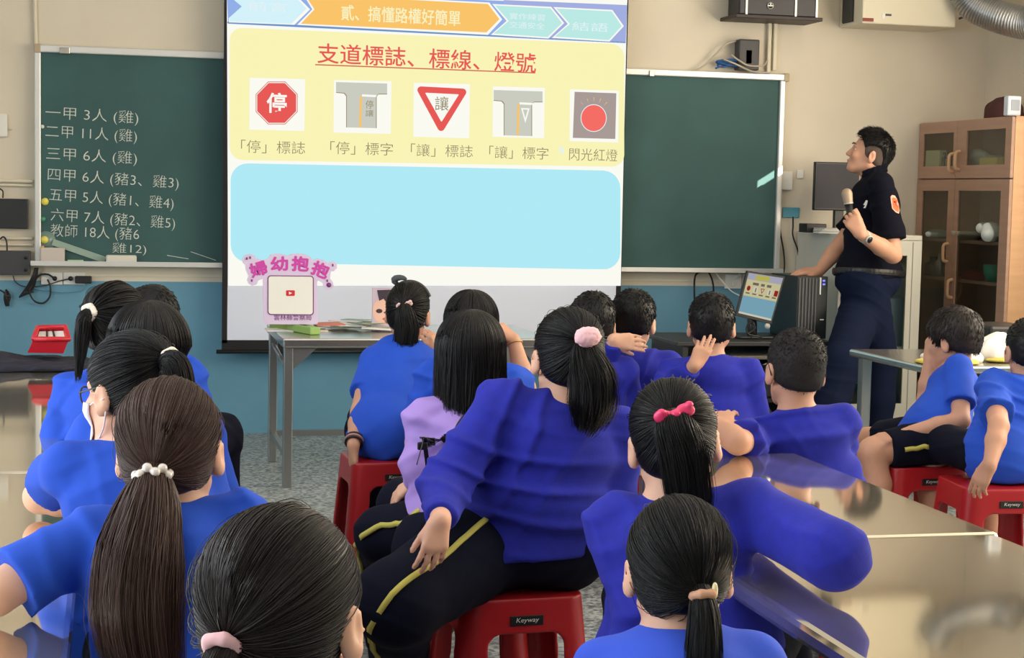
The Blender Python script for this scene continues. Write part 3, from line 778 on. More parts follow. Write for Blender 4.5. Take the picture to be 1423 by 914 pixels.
if 1:
    pupils = 'pupils watching the lesson'
    # --- nearest girl, bottom left (only her head shows)
    h = hd(397, 700, 1308)
    b = human('person', 'girl nearest the camera, dark hair pulled into a low ponytail with a pink hair tie', h, (24, -6, -4), 20, h+D(-.06, -.10, SEAT-h[2]), hs=1., skin='skin',
        top=dict(mat=MAT['tee'], sleeve='tee'), legs=dict(kind='trousers'), group=pupils, seed=1, res=.005,
        hair=dict(kind='pony', mat='dbrown', n=3200, w=.00055, res=.004, tie=(-.18, -.86, -.42), path=[(-.006, -.012, -.03), (-.008, -.022, -.10), (0, -.02, -.24)], radii=[.012, .022, .028, .010]))
    hairtie('hair_tie', b, 'pale pink fabric hair tie', do_hair.tie+D(-.003, -.004, -.004), .014, 10, PINK, axis=(-.2, -.6, -.6))
    # --- brown ponytail girl
    h = hd(237, 522, 843); s = 843
    b = human('person', 'girl with a long brown ponytail and beaded tie, arm on the left table', h, (10, -4, -2), 6, h+D(.02, -.06, SEAT-h[2]), skin='skin', seed=2, group=pupils, res=.005, bulk=1.0, sw=.120, neckdrop=-.024, shd=.036,
        arms=dict(L=dict(el=PX(-8, 826, z=.768), wr=PX(-140, 745, z=.755), d=(.6, .8, 0), n=(0, 0, 1))),
        top=dict(mat=MAT['tee'], sleeve='tee', sl=.80, amp=.008), legs=dict(kind='trousers'),
        hair=dict(kind='pony', mat='brown', n=2800, w=.0006, nt=1500, res=.0045, tie=(-.10, -.80, -.62), path=[(-.004, -.02, -.04), (-.02, -.040, -.12), (-.022, -.050, -.21), (-.005, -.045, -.305), (.01, -.03, -.36)], radii=[.020, .048, .068, .070, .052, .018]))
    hairtie('hair_tie', b, 'clear and pearl bead hair tie', do_hair.tie+D(0, -.008, -.004), .026, 13, PEARL, 'beads', axis=(0, -.5, -.8))
    # --- masked girl with glasses
    h = hd(180, 460, 705)
    b = human('person', 'girl in glasses and white face mask with a cream hair tie, looking left', h, (-42, -10, 4), -8, h+D(.03, -.10, SEAT-h[2]), skin='skin', seed=3, group=pupils, res=.0055, bulk=1.0, neckdrop=-.022, shd=.036,
        arms=dict(L=dict(el=PX(56, 690, z=.765), wr=PX(128, 700, z=.765), d=(1, .25, 0), n=(0, 0, 1))),
        top=dict(mat=MAT['tee'], sleeve='tee', sl=.44), legs=dict(kind='trousers', stripe='R'),
        hair=dict(kind='pony', n=2200, w=.0008, tie=(.03, -.86, .22), res=.005, path=[(.01, -.03, -.01), (.018, -.04, -.07), (.02, -.035, -.17)], radii=[.018, .030, .030, .010]))
    hairtie('hair_tie', b, 'cream fabric hair tie', do_hair.tie+D(.004, -.004, -.0), .016, 12, CREAMF, axis=(.5, -.8, .1))
    T, R = human.T, human.R
    mb = MB()
    for sx in (-1, 1):
        mb.tube([T(sx*.030+.021*math.cos(a), .098-.012*abs(math.cos(a)), -.004+.018*math.sin(a)) for a in np.linspace(0, 6.283, 17)], .0018, 6)
        mb.tube([T(sx*.052, .088, .002), T(sx*.076, .05, .0), T(sx*.080, -.012, .006), T(sx*.080, -.022, -.012)], .0018, 6)
    mb.tube([T(-.01, .104, 0), T(.01, .104, 0)], .0016, 6)
    gl = mb.build('glasses', MAT['black'], b)
    mb = MB(); vs = []; fs = []
    nx, nz = 12, 8
    for j in range(nz+1):
        for i in range(nx+1):
            a = (i/nx-.5)*2.3; zz = -.022-.095*j/nz; bul = .010*math.sin(math.pi*j/nz)
            vs.append(T((.066+bul*.3-.012*(j/nz))*math.sin(a), .030+(.070+bul-.012*abs(j/nz-.4))*math.cos(a)-.004, zz))
    vs = list(human.F.project(np.array(vs), 5, .004)[0])
    for j in range(nz):
        for i in range(nx): fs.append([j*(nx+1)+i, j*(nx+1)+i+1, (j+1)*(nx+1)+i+1, (j+1)*(nx+1)+i])
    mb.add(vs, fs, 0, True)
    for sx in (-1, 1):
        mb.tube(bez([T(sx*.060, .048, -.026), T(sx*.078, .01, -.022), T(sx*.086, -.022, -.02)], 8), .0016, 5)
        mb.tube(bez([T(sx*.052, .050, -.108), T(sx*.072, .0, -.075), T(sx*.084, -.024, -.045)], 8), .0016, 5)
    o = mb.build('face_mask', M('mask_white', (232, 226, 226), .85), b)
    so = o.modifiers.new('s', 'SOLIDIFY'); so.thickness = .002
    # --- pupils further up the left table
    h = hd(206, 420, 600)
    human('person', 'short-haired child in blue right behind the masked girl, head turned away', h, (-6, -4, 0), 5, h+D(.0, -.08, SEAT-h[2]), skin='skin', seed=4, group=pupils, res=.007,
        top=dict(mat=MAT['tee'], sleeve='tee'), legs=dict(kind='trousers'), hair=dict(kind='long', n=1800, w=.0011, len=.055, inward=.25, vol=.005))
    h = hd(163, 392, 500)
    b = human('person', 'girl whose ponytail hangs left, beside the red box on the left table', h, (38, -4, 0), 12, h+D(.0, -.06, SEAT-h[2]), skin='skin', seed=5, group=pupils, res=.007,
        top=dict(mat=MAT['tee'], sleeve='tee'), legs=dict(kind='trousers'),
        hair=dict(kind='pony', n=600, w=.0014, tie=(-.05, -.95, .05), path=[(-.012, -.012, -.015), (-.018, -.014, -.06), (-.03, -.01, -.17)], radii=[.014, .020, .020, .007]))
    hairtie('hair_tie', b, 'cream ring hair tie', do_hair.tie, .017, 10, CREAMF, axis=(-.6, -.8, 0))
    h = hd(214, 395, 425)
    human('person', 'short-haired child at the far end of the left table, half hidden', h, (20, 0, 0), 15, h+D(.0, -.06, SEAT-h[2]), skin='skin', seed=6, group=pupils, res=.007,
        top=dict(mat=MAT['tee'], sleeve='tee'), legs=dict(kind='trousers'), hair=dict(kind='short', n=1600, w=.0014, len=.022, lift=.3, vol=.003))
    # --- girl by the front table
    h = hd(568, 391, 362); sp = seat(548, 643)
    b = human('person', 'girl with black ponytail and dark grey headband sitting by the steel front table', h, (12, -2, 3), 8, (sp[0]-.01, sp[1], SEAT), skin='skin2', seed=7, group=pupils, bulk=.98, hipb=.84, sw=.112, shd=.098,
        arms=dict(L=dict(el=at(500, 572, 378), wr=at(491, 618, 388), d=(.05, -.1, -1), n=(-1, -.2, 0)),
                  R=dict(el=at(617, 545, 350), wr=at(607, 490, 345), d=(-.25, .1, 1), n=(.6, -.6, 0), curl=(.9, .9, .9, .9))),
        top=dict(mat=MAT['tee'], sleeve='tee', hem=.452, sl=.66, amp=.008), legs=dict(kind='trousers', stripe='', L=dict(kn=(sp[0]-.02, sp[1]+.36, SEAT), an=(sp[0]-.02, sp[1]+.34, .08)), R=dict(kn=(sp[0]+.16, sp[1]+.36, SEAT), an=(sp[0]+.16, sp[1]+.34, .08))),
        hair=dict(kind='pony', n=900, w=.0014, tie=(.06, -.92, .02), path=[(.0, -.02, -.02), (.008, -.032, -.08), (.002, -.03, -.15), (-.006, -.02, -.21)], radii=[.014, .034, .046, .040, .014]))
    hairtie('hair_tie', b, 'pale rose bow hair tie', do_hair.tie+D(0, -.012, .004), .017, 9, ROSE, 'bow')
    T, R = human.T, human.R
    mb = MB(); mb.tube([T(.086*math.cos(a), .012, .022+.094*math.sin(a)) for a in np.linspace(.45, math.pi-.45, 24)], .006, 8)
    mb.tube(bez([T(-.05, .0, .098), T(-.062, -.01, .118), T(-.035, -.02, .128), T(-.01, -.03, .124)], 10), [.006, .010, .013, .013, .013, .012, .011, .010, .008, .004], 8)
    mb.build('headband', M('grey_fabric', (78, 80, 82), .9), b)['label'] = 'dark grey headband with a standing bow'
    mb = MB(); a, el, wr = human.A['L']
    for k, r_ in enumerate((.030, .031, .031)):
        c = wr+unit(el-wr)*(.012+.011*k); ax = unit(el-wr); u = unit(np.cross(ax, (1, 0, 0))); v = np.cross(ax, u)
        mb.tube([c+r_*(math.cos(t)*u+math.sin(t)*v) for t in np.linspace(0, 6.283, 18)], .0045, 6, mi=k % 2)
    mb.build('bracelets', [M('dark_bead', (40, 30, 36), .4), M('rose_bead', (190, 140, 140), .4)], b)['label'] = 'stack of dark and rose bracelets on the left wrist'
    # --- long haired girl, hand at head
    h = hd(656, 403, 405)
    b = human('person', 'long-haired girl in blue with her bare right forearm raised to her head', h, (4, 0, 0), 4, h+D(-.02, -.06, SEAT-h[2]), skin='skin2', seed=8, group=pupils, bulk=1.0, sw=.135,
        arms=dict(R=dict(el=at(731, 540, 400), wr=at(714, 472, 396), d=(-.75, .2, .65), n=(.6, -.5, .6), curl=(.5, .5, .5, .5))),
        top=dict(mat=MAT['tee'], sleeve='tee'), legs=dict(kind='trousers'),
        hair=dict(kind='long', n=1000, w=.0013, len=.26, inward=.0, drift=(-.01, -.02), vol=.003))
    T = human.T; a, el, wr = human.A['R']; mb = MB(); c = wr*.92+el*.08; ax = unit(el-wr); u = unit(np.cross(ax, (0, 1, 0))); v = np.cross(ax, u)
    mb.tube([c+.027*(math.cos(t)*u+math.sin(t)*v) for t in np.linspace(0, 6.283, 18)], .003, 6)
    mb.build('bracelet', M('gold_band', (200, 160, 96), .4, .5), b)
    # --- lilac girl
    h = hd(655, 432, 520)
    b = human('person', 'girl with straight shoulder-length black hair in a lilac top with black straps', h, (2, -6, 0), -14, h+D(-.03, -.10, SEAT-h[2]), skin='skin', seed=9, group=pupils, bulk=1.0, res=.0055,
        top=dict(mat=MAT['lilac'], sleeve='long', hem=.49), legs=dict(kind='trousers', stripe='L', kn=None, sdir=(-.35, -.85, .35), sw=.007,
            L=dict(kn=PX(532, 742, z=.50), an=PX(535, 845, z=.10)), R=dict(kn=PX(560, 700, z=.5), an=PX(565, 790, z=.1)), toe=(-.6, .8, 0)),
        arms=dict(L=dict(el=at(584, 650, 530), wr=at(580, 668, 490), d=(-.5, .4, -.5), n=(-.4, -.3, .8))),
        hair=dict(kind='long', mat='hair', n=2600, w=.0009, len=.19, inward=-.04, drift=(.0, -.02), vol=.004, crown=(0, -.1, 1.)))
    mb = MB(); Q = human.Q
    st = bez([at(648, 566, 540), at(622, 590, 548), at(596, 622, 552), at(580, 650, 552), at(572, 700, 548)], 26); st, g = Q.project(st, 8, .002)
    for p0, p1, g0 in zip(st[:-1], st[1:], g): 
        tdir = unit(p1-p0); s_ = np.cross(tdir, g0)*.008; mb.add([p0-s_, p0+s_, p1+s_, p1-s_, p0-s_+g0*.004, p0+s_+g0*.004, p1+s_+g0*.004, p1-s_+g0*.004], [[4, 5, 6, 7], [0, 1, 5, 4], [1, 2, 6, 5], [2, 3, 7, 6], [3, 0, 4, 7]])
    for k in (13, 15): mb.box(st[k]+g[k]*.007, (.026, .012, .020), .003)
    mb.build('strap', MAT['black'], b)['label'] = 'black strap with a buckle down the left side'
    # --- big pupil with the pink pompom scrunchie
    h = hd(790, 427, 575); sp = seat(727, 832)
    b = human('person', 'large pupil in royal blue long sleeves with a fluffy pink scrunchie, on a red stool', h, (-16, -4, 3), -14, (sp[0]+.03, sp[1]-.03, SEAT+.015), skin='skin', seed=10, group=pupils, bulk=1.36, hipb=1.16, sw=.152, shd=.05, neckdrop=-.02, arm=1.1, res=.005,
        arms=dict(L=dict(el=at(617, 676, 592), wr=at(612, 722, 628), d=(-.22, -.12, -1), n=(.1, -.85, .15), g=.80, curl=(.30, .34, .38, .42), spread=.12, thumb=(.5, .3)),
                  R=dict(el=at(850, 690, 565), wr=at(835, 735, 560)+D(0, .18, 0), d=(0, 1, -.3), n=(0, 0, 1))),
        top=dict(mat=MAT['royal'], sleeve='long', hem=.545, amp=.010, wide=1.08), lean=(.0, .0, -.0),
        legs=dict(kind='trousers', stripe='L', sdir=(-.25, -.95, .45), sw=.0065, r=(.105, .082, .070, .058), L=dict(kn=PX(552, 836, z=.49), an=PX(556, 960, z=.07)), R=dict(kn=PX(600, 760, z=.5), an=PX(600, 850, z=.08)), toe=(-.8, .5, 0)),
        hair=dict(kind='pony', n=2400, w=.0008, nt=1200, res=.005, tie=(.05, -.95, .13), path=[(.0, -.014, -.03), (.012, -.030, -.08), (.014, -.035, -.14), (.0, -.02, -.20)], radii=[.016, .036, .056, .056, .024]))
    hairtie('scrunchie', b, 'fluffy pale pink scrunchie', do_hair.tie+D(0, -.034, .012), .026, 9, PINK, 'pompom')
    # --- boys in front of the screen
    h = hd(824, 404, 372)
    human('person', 'short-haired boy mostly hidden, only his head showing at the lower right screen corner', h, (-10, 0, 0), 0, h+D(.0, -.04, SEAT-h[2]), skin='skin', seed=11, group=pupils, res=.007,
        top=dict(mat=MAT['royal'], sleeve='long'), legs=dict(kind='trousers'), hair=dict(kind='short', n=1000, w=.0017, len=.024, vol=.002))
    h = hd(881, 402, 362)
    human('person', 'boy in royal blue with his left hand clasped behind his neck', h, (10, -6, 2), 0, h+D(.02, -.04, SEAT-h[2]), skin='skin', seed=12, group=pupils, res=.0055, sw=.130,
        arms=dict(L=dict(el=at(840, 533, 370), wr=at(852, 472, 377), d=(.98, -.1, -.10), n=(0, -1, .2), g=.84, curl=(.25, .25, .25, .25), spread=.03, thumb=(.5, .4))),
        top=dict(mat=MAT['royal'], sleeve='long', hem=.455, amp=.009), legs=dict(kind='trousers'), hair=dict(kind='short', n=1400, w=.0017, len=.026, vol=.003))
    h = hd(990, 406, 376)
    human('person', 'boy holding his left fingers to his neck before the dark computer desk', h, (-2, 0, 0), 2, h+D(-.01, -.05, SEAT-h[2]), skin='skin2', seed=13, group=pupils, res=.0055, bulk=1.1, sw=.140,
        arms=dict(L=dict(el=at(918, 548, 380), wr=at(965, 508, 390), d=(.32, .10, .6), n=(-.2, -1, .1), g=.80, spread=.03, curl=(.12, .2, .3, .4), thumb=(.3, .2))),
        top=dict(mat=MAT['royal'], sleeve='long', hem=.455, amp=.008), legs=dict(kind='trousers'), hair=dict(kind='short', n=1400, w=.0017, len=.024, vol=.002))
    h = hd(1107, 454, 488)
    b = human('person', 'boy with glasses and cropped hair resting his bare elbow on the right table', h, (-22, -2, 2), -10, h+D(.06, -.03, SEAT-h[2]), skin='skin2', seed=14, group=pupils, res=.0055, bulk=1.0, sw=.128,
        arms=dict(L=dict(el=PX(1025, 614, z=.765), wr=PX(1022, 606, z=.80)+D(.02, .19, 0), d=(.5, .8, .3), n=(0, 0, 1)),
                  R=dict(el=at(1160, 650, 470), wr=at(1120, 660, 445), d=(-.3, .9, 0), n=(0, 0, 1))),
        top=dict(mat=MAT['royal'], sleeve='tee', sl=.78, amp=.010), legs=dict(kind='trousers'), hair=dict(kind='short', n=2600, w=.0010, len=.014, lift=.75, mat='cropped', vol=-.002))
    T = human.T; mb = MB()
    for sx in (-1, 1):
        mb.tube([T(sx*.030+.021*math.cos(a), .100-.012*abs(math.cos(a)), -.004+.016*math.sin(a)) for a in np.linspace(0, 6.283, 17)], .0016, 6)
        mb.tube([T(sx*.052, .090, .002), T(sx*.078, .05, .0), T(sx*.085, -.014, .004), T(sx*.082, -.030, -.025)], .0018, 6)
    mb.tube([T(-.01, .106, 0), T(.01, .106, 0)], .0016, 6); mb.build('glasses', MAT['black'], b)
    # --- girl with the hot pink clip
    h = hd(938, 525, 726)
    b = human('person', 'girl in royal blue with a hot pink hair clip, arm on the right table', h, (-4, -6, -6), 6, h+D(.03, -.06, SEAT-h[2]), skin='skin', seed=15, group=pupils, bulk=1.1, sw=.128, shd=.04, neckdrop=-.012, arm=1.22, res=.005,
        arms=dict(R=dict(sh=(.018, 0, 0), el=PX(1160, 772, z=.80), wr=PX(1062, 722, z=.775)+D(0, .09, 0), d=(-.8, .6, 0), n=(0, 0, 1)),
                  L=dict(sh=(.018, 0, 0), el=at(900, 850, 745), wr=at(850, 955, 760), d=(-.1, .6, -.6), n=(0, 0, 1))),
        top=dict(mat=MAT['royal'], sleeve='long', amp=.009), legs=dict(kind='trousers'),
        hair=dict(kind='pony', n=2600, w=.00065, nt=1300, res=.0045, tie=(-.08, -.92, .17), path=[(.0, -.018, -.015), (.012, -.032, -.06), (.028, -.035, -.14), (.055, -.015, -.21)], radii=[.018, .040, .044, .038, .016]))
    hairtie('hair_clip', b, 'hot pink plastic hair clip with rounded lobes', do_hair.tie+D(-.004, -.026, .012), .021, 9, HOT, 'bow')
    # --- bottom centre girl
    h = hd(945, 688, 900, .95)
    b = human('person', 'girl at the bottom edge with a low ponytail and gold-button hair tie', h, (-8, -12, 0), 0, h+D(.0, -.06, SEAT-h[2]+.0), hs=.95, skin='skin', seed=16, neckdrop=-.02, group=pupils, res=.005,
        top=dict(mat=M('periwinkle_cotton', (52, 86, 212), .85, bump=(240, .2, .001)), sleeve='tee'), legs=dict(kind='trousers'),
        hair=dict(kind='pony', mat='hair', n=3200, w=.00055, nt=500, res=.0045, tie=(.22, -.72, -.66), path=[(.0, -.01, -.03), (-.002, -.02, -.09), (0, -.02, -.22)], radii=[.015, .024, .028, .012]))
    hairtie('hair_tie', b, 'tan hair tie with a gold button', do_hair.tie+D(.0, -.004, -.004), .014, 10, M('tan_tie', (200, 150, 120), .6), axis=(0, -.4, -.9))
    F = Field(); F.ell(do_hair.tie+D(.016, -.010, .004), (.005, .005, .014), None, 0); F.mesh('button', M('gold_cream', (236, 222, 176), .25), .002, b)['label'] = 'pale gold button on the hair tie'
    # --- boys at the right
    sp = seat(1295, 650); h = hd(1326, 428, 365, 1.)
    b = human('person', 'boy in striped shorts sitting sideways, right hand raised to his face', h, (-32, -10, 0), -74, (sp[0]+.07, sp[1]-.03, SEAT), skin='skin2', seed=17, group=pupils, rel=False, res=.0055, bulk=.95,
        arms=dict(L=dict(el=at(1335, 584, 380), wr=at(1252, 604, 380), d=(-1, .05, -.25), n=(0, -.3, 1), g=.95),
                  R=dict(el=at(1286, 556, 362), wr=at(1292, 502, 362), d=(.18, .0, 1), n=(-1, -.3, .2), g=.95, curl=(.7, .75, .8, .8))),
        top=dict(mat=MAT['tee'], sleeve='tee', hem=.525, sl=.72, amp=.008), legs=dict(kind='shorts', stripe='L', sdir=(.2, -.95, .1), L=dict(kn=at(1212, 628, 380), an=at(1222, 745, 380)), R=dict(kn=at(1205, 612, 355), an=at(1210, 720, 355))),
        hair=dict(kind='short', n=1800, w=.0016, len=.034, lift=.25, vol=.010, front=.02, mat='dbrown', whorl=(.2, -.6, .8)))
    sp2 = seat(1412, 680); h = hd(1432, 440, 388)
    human('person', 'boy in a bright blue tee cut off by the right edge of the photo', h, (-20, -4, 0), -6, (sp2[0]+.03, sp2[1], SEAT), skin='skin2', seed=18, group=pupils, hipb=.82, sw=.118, res=.006,
        arms=dict(L=dict(el=at(1388, 592, 412), wr=at(1376, 645, 418), d=(-.3, .3, -.9), n=(-.8, -.5, .3))),
        top=dict(mat=MAT['tee'], sleeve='tee', hem=.455, sl=.74, amp=.008), legs=dict(kind='shorts', L=dict(kn=(sp2[0]-.04, sp2[1]+.38, SEAT), an=(sp2[0]-.04, sp2[1]+.36, .06)), R=dict(kn=(sp2[0]+.2, sp2[1]+.38, SEAT), an=(sp2[0]+.2, sp2[1]+.36, .06))), hair=dict(kind='short', n=1400, w=.0015, len=.014, lift=.7, vol=-.001))

# ------------------------------------------------------------------ the officer
UZ_ = np.array([0, 0, 1.])
def officer():
    s = 248.; hs = 1.14
    h = at(1209, 212, s)
    pel = at(1206, 388, s)
    b = human('person', 'standing officer in dark navy short-sleeved uniform holding a microphone', h, (-68, 14, 0), -52, pel, hs=hs, bulk=1.0, sw=.148, skin='skin2', seed=20, rel=False, res=.0048, adult=True, group='', neckdrop=-.022,
        arms=dict(L=dict(sh=(.075, -.055, .0), el=at(1241, 354, s*1.03), wr=at(1196, 325, s*1.055), d=(-.55, .12, .80), n=(-.25, -.85, -.1), g=1.0, curl=(1.0, 1.05, 1.1, 1.1), thumb=(.35, .25)),
                  R=dict(el=at(1168, 340, s*.985), wr=at(1138, 377, s*.99), d=(-1, .1, -.05), n=(0, -.25, 1), g=1.0, curl=(.2, .25, .3, .35))),
        top=dict(mat=MAT['uniform'], sleeve='tee', hem=at(1206, 384, s)[2], sl=.80, name='uniform_shirt', amp=.006, neck=.8),
        legs=dict(kind='trousers', mat=MAT['uniform_trousers'], r=(.095, .074, .066, .058), amp=.0035, top=at(1206, 374, s)[2],
                  L=dict(kn=at(1222, 500, s), an=at(1218, 612, s)), R=dict(kn=at(1170, 505, s*1.035), an=at(1140, 628, s*1.05)), toe=(-.8, -.3, 0)),
        hair=dict(kind='short', n=2600, w=.0012, len=.032, lift=.55, vol=.003, front=-.004, comb=(0, .40, .30), fade=True))
    T, R = human.T, human.R
    for sx in (-1, 1): MB().tube(bez([T(sx*.014, .094, .020), T(sx*.030, .090, .026), T(sx*.048, .076, .020)], 8), [.002, .003, .003, .003, .003, .003, .002, .001], 6).build('eyebrow', MAT['hair'], b)
    for sx in (-1, 1):
        mb = MB(); c = T(sx*.032, .0745, -.003); 
        mb.box(c, (.016, .008, .006), .0028, rot=Matrix(R.tolist())); e = mb.build('eye', MAT['eye'], b)
        mb = MB(); mb.box(T(sx*.031, .0785, -.003), (.006, .003, .006), .0012, rot=Matrix(R.tolist())); mb.build('pupil', MAT['iris'], e)
    F = Field(); F.ell(T(0, .090, -.062), np.array([.018, .009, .0045]), R, .002); F.ell(T(0, .088, -.071), np.array([.016, .009, .0045]), R, .002); F.mesh('lips', MAT['lip'], .002, b)
    rt, fw, Nb = human.rt, human.fw, human.Nb
    # collar
    Fc = Field()
    for k in range(10):
        a0 = -2.0+k*.4; a1 = a0+.4
        p = lambda a, z: Nb+rt*.082*math.sin(a)-fw*(.076*math.cos(a))+np.array([0, 0, z-.004+.026*math.cos(a)])+fw*.010
        Fc.cone(p(a0, .0), p(a1, .0), .011, .011, .006); Fc.cone(p(a0, .022)-fw*0, p(a1, .022), .009, .009, .008)
    Fc.mesh('collar', MAT['uniform'], .005, b)
    # belt
    Q = Field(); TB, P, up = human.TB, human.P, human.up
    c = np.array([P[0], P[1], at(1206, 379, s)[2]]); n_ = 48; ring = np.array([c+TB[:, 0]*.17*math.cos(t)+TB[:, 1]*.14*math.sin(t) for t in np.linspace(0, 2*math.pi, n_)])
    UQ = Field(); UQ.p = human.Q.p+[q for q in human.Qp.p if q[0] == 'u']
    ring[:, :2] = c[:2]+(ring[:, :2]-c[:2])*1.0
    for _ in range(40):
        dd = human.Q.eval(ring); rad_ = ring-c; rad_ /= np.linalg.norm(rad_, axis=1)[:, None]; ring = ring-rad_*np.clip(dd-.004, -.02, .02)[:, None]*.7
    F = Field()
    for i_ in range(n_-1): F.cone(ring[i_]-UZ_*.012, ring[i_+1]-UZ_*.012, .007, .007, .002); F.cone(ring[i_]+UZ_*.012, ring[i_+1]+UZ_*.012, .007, .007, .002); F.cone(ring[i_], ring[i_+1], .0075, .0075, .004)
    F.mesh('belt', M('belt_leather', (20, 20, 24), .4), .0045, b)
    # watch
    a, el, wr = human.A['L']; ax = unit(el-wr); c = wr+ax*.035; u = unit(np.cross(ax, (0, 0, 1))); v_ = np.cross(ax, u)
    mb = MB(); tow = unit(CAMP-c); tow = unit(tow-ax*(tow@ax)); sd = np.cross(ax, tow)
    for k in range(24):
        t0, t1 = 2*math.pi*k/24, 2*math.pi*(k+1)/24
        q = lambda t, e, r_: c+r_*(math.cos(t)*tow+math.sin(t)*sd)+ax*e
        mb.add([q(t0, -.010, .032), q(t1, -.010, .032), q(t1, .010, .032), q(t0, .010, .032), q(t0, -.010, .036), q(t1, -.010, .036), q(t1, .010, .036), q(t0, .010, .036)], [[4, 5, 6, 7], [0, 1, 5, 4], [3, 2, 6, 7][::-1]])
    wt = mb.build('watch', M('pale_strap', (188, 184, 178), .5), b); wt['label'] = 'wristwatch with a pale strap and black dial'
    mb = MB(); mb.cyl(c+tow*.034, c+tow*.046, .022, 24); mb.cyl(c+tow*.046, c+tow*.0475, .018, 24, mi=1); mb.build('watch_dial', [M('pale_strap'), MAT['black']], wt)
    # sleeve patch (orange shield) and chest badge, projected on the shirt
    Q = human.Q
    def decal(px0, py0, w, hgt, name, shapes, mats, label, depth_s):
        mb = MB()
        pc = at(px0, py0, depth_s); tw = unit(pc-CAMP); t = pc-tw*.4
        for _ in range(200):
            d_ = Q.eval(t[None])[0]
            if d_ < .001: break
            t = t+tw*max(d_*.8, .0006)
        cpt, g = Q.project(t[None], 6); cpt = cpt[0]; nn = unit(g[0]*.5-tw*.5); U = unit(np.cross(UZ_, nn)); U = U if U@RC[0] > 0 else -U; V = np.cross(U, nn); V = V if V[2] > 0 else -V
        for mi, poly, lift in shapes:
            P_ = np.array([cpt+U*a*w/depth_s-V*e*hgt/depth_s for a, e in [(0, 0)]+list(poly)]); P_, g_ = Q.project(P_, 6, .0015+lift*.35)
            k_ = len(poly); mb.add(list(P_)+list(P_[1:]-nn*.004), [[0, i+1, (i+1) % k_+1] for i in range(k_)]+[[i+1, k_+i+1, k_+(i+1) % k_+1, (i+1) % k_+1] for i in range(k_)], mi)
        o = mb.build(name, mats, b); o['label'] = label
    shield = [(-.9, -.8), (-.5, -1), (.3, -1), (.9, -.75), (1, 0), (.85, .6), (.2, 1.05), (-.35, .95), (-.85, .55), (-1, -.1)]
    decal(1245.5, 283.5, 8.6, 13.2, 'sleeve_patch', [(0, shield, .002), (1, [(a*.78, e*.80+.06) for a, e in shield], .0045), (2, [(.1+.42*math.cos(t), .02+.40*math.sin(t)) for t in np.linspace(0, 5.2, 9)], .007), (0, [(-.05, -.1), (.25, -.3), (.4, 0), (.2, .2)], .009)],
          [M('patch_pale', (226, 170, 150), .7), M('patch_orange', (240, 96, 50), .7), M('patch_red', (206, 60, 34), .7)], 'orange shield patch with a pale border', s*1.02)
    decal(1203, 284, 4, 6, 'badge', [(0, [(.1, -1), (.8, -.9), (.5, -.1), (.1, .9), (-.7, .9), (-.1, .2), (-.8, .1)], .003)], [M('badge_white', (230, 230, 226), .4)], 'small white chest badge', s*1.02)
    # microphone in his hand: a thing of its own
    a, el, wr = human.A['L']
    d_ = unit((-.55, .12, .80)); n_ = unit(np.array((-.25, -.85, -.1))-d_*(np.array((-.25, -.85, -.1))@d_))
    grip = wr+d_*.088-n_*.030
    top = at(1176, 264, s*1.05); grip2 = at(1182, 302, s*1.05); ax = unit(top-grip2)
    base = grip-ax*.06; e1 = grip+ax*.085
    mt = empty('microphone', base); mt.rotation_euler = (0, 0, 0); tag(mt, 'black handheld microphone with a beige mesh head held by the officer', 'microphone')
    MB().tube([base, grip, e1], [.014, .016, .022], 16).build('handle', MAT['black'], mt)
    F = Field(); F.cone(e1+ax*.012, e1+ax*.055, .025, .029, .0); F.mesh('mesh_head', M('beige_mesh', (168, 146, 126), .55, .3), .004, mt)
    mb = MB(); mb.tube([e1-ax*.002, e1+ax*.006], .026, 16); mb.build('collar_ring', M('ring_silver', (190, 186, 178), .3, .7), mt)
officer()

# ------------------------------------------------------------------ front wall: board, screen
WX = np.array([1., 0, 0]); UZ = np.array([0, 0, 1.]); WN = np.array([0, -1., 0])
BY = YW-.035                                           # face of the board
def wp(px, py, dy=0.): return PX(px, py, y=YW-dy)
x0, x1 = wp(57, 200, .035)[0], wp(1079, 240, .035)[0]; zt, zb = 2.137, .985
board = tag(MB().span((x0, YW-.035, zb), (x1, YW-.008, zt)).build('chalkboard', MAT['board']), 'long green chalkboard across the front wall, chalk writing at its left end', 'chalkboard')
fw_ = .034
MB().span((x0-fw_, YW-.055, zt), (x1+fw_, YW-.001, zt+.040), .006).build('top_rail', MAT['alu'], board)
for nm, xx in (('side_rail', x0-fw_), ('side_rail', x1)): MB().span((xx, YW-.055, zb), (xx+fw_, YW-.001, zt), .006).build(nm, MAT['alu'], board)
mb = MB(); mb.span((x0-fw_-.02, YW-.115, zb-.022), (x1+fw_, YW-.001, zb-.004), .004); mb.span((x0-fw_-.02, YW-.119, zb-.022), (x1+fw_, YW-.113, zb+.006), .002); mb.build('chalk_tray', MAT['alu'], board)
for px in (1093, 52):
    p = wp(px, 103 if px > 500 else 66, .05); MB().box((p[0], YW-.03, zt+.02), (.035, .06, .05), .006).build('corner_cap', M('tan_cap', (176, 160, 134), .6), board)
for px, py in ((90, 67), (905, 104)):
    p = wp(px, py, .05); MB().box((p[0], YW-.062, zt+.012), (.055 if px < 500 else .03, .012, .035), .003).build('rail_clip', MAT['steel'], board)
LINES = [('一甲 3人 (雞)', 63, 192, 157, .0), ('二甲 11人 (雞)', 63, 190, 183, .0), ('三甲 6人 (雞)', 64, 190, 214, 0), ('四甲 6人 (豬3、雞3)', 66, 248, 243, .004),
         ('五甲 5人 (豬1、雞4)', 68, 241, 271, .006), ('六甲 7人 (豬2、雞5)', 70, 243, 299, .006), ('教師 18人 (豬6', 70, 193, 321, 0), ('雞12)', 156, 203, 345, 0)]
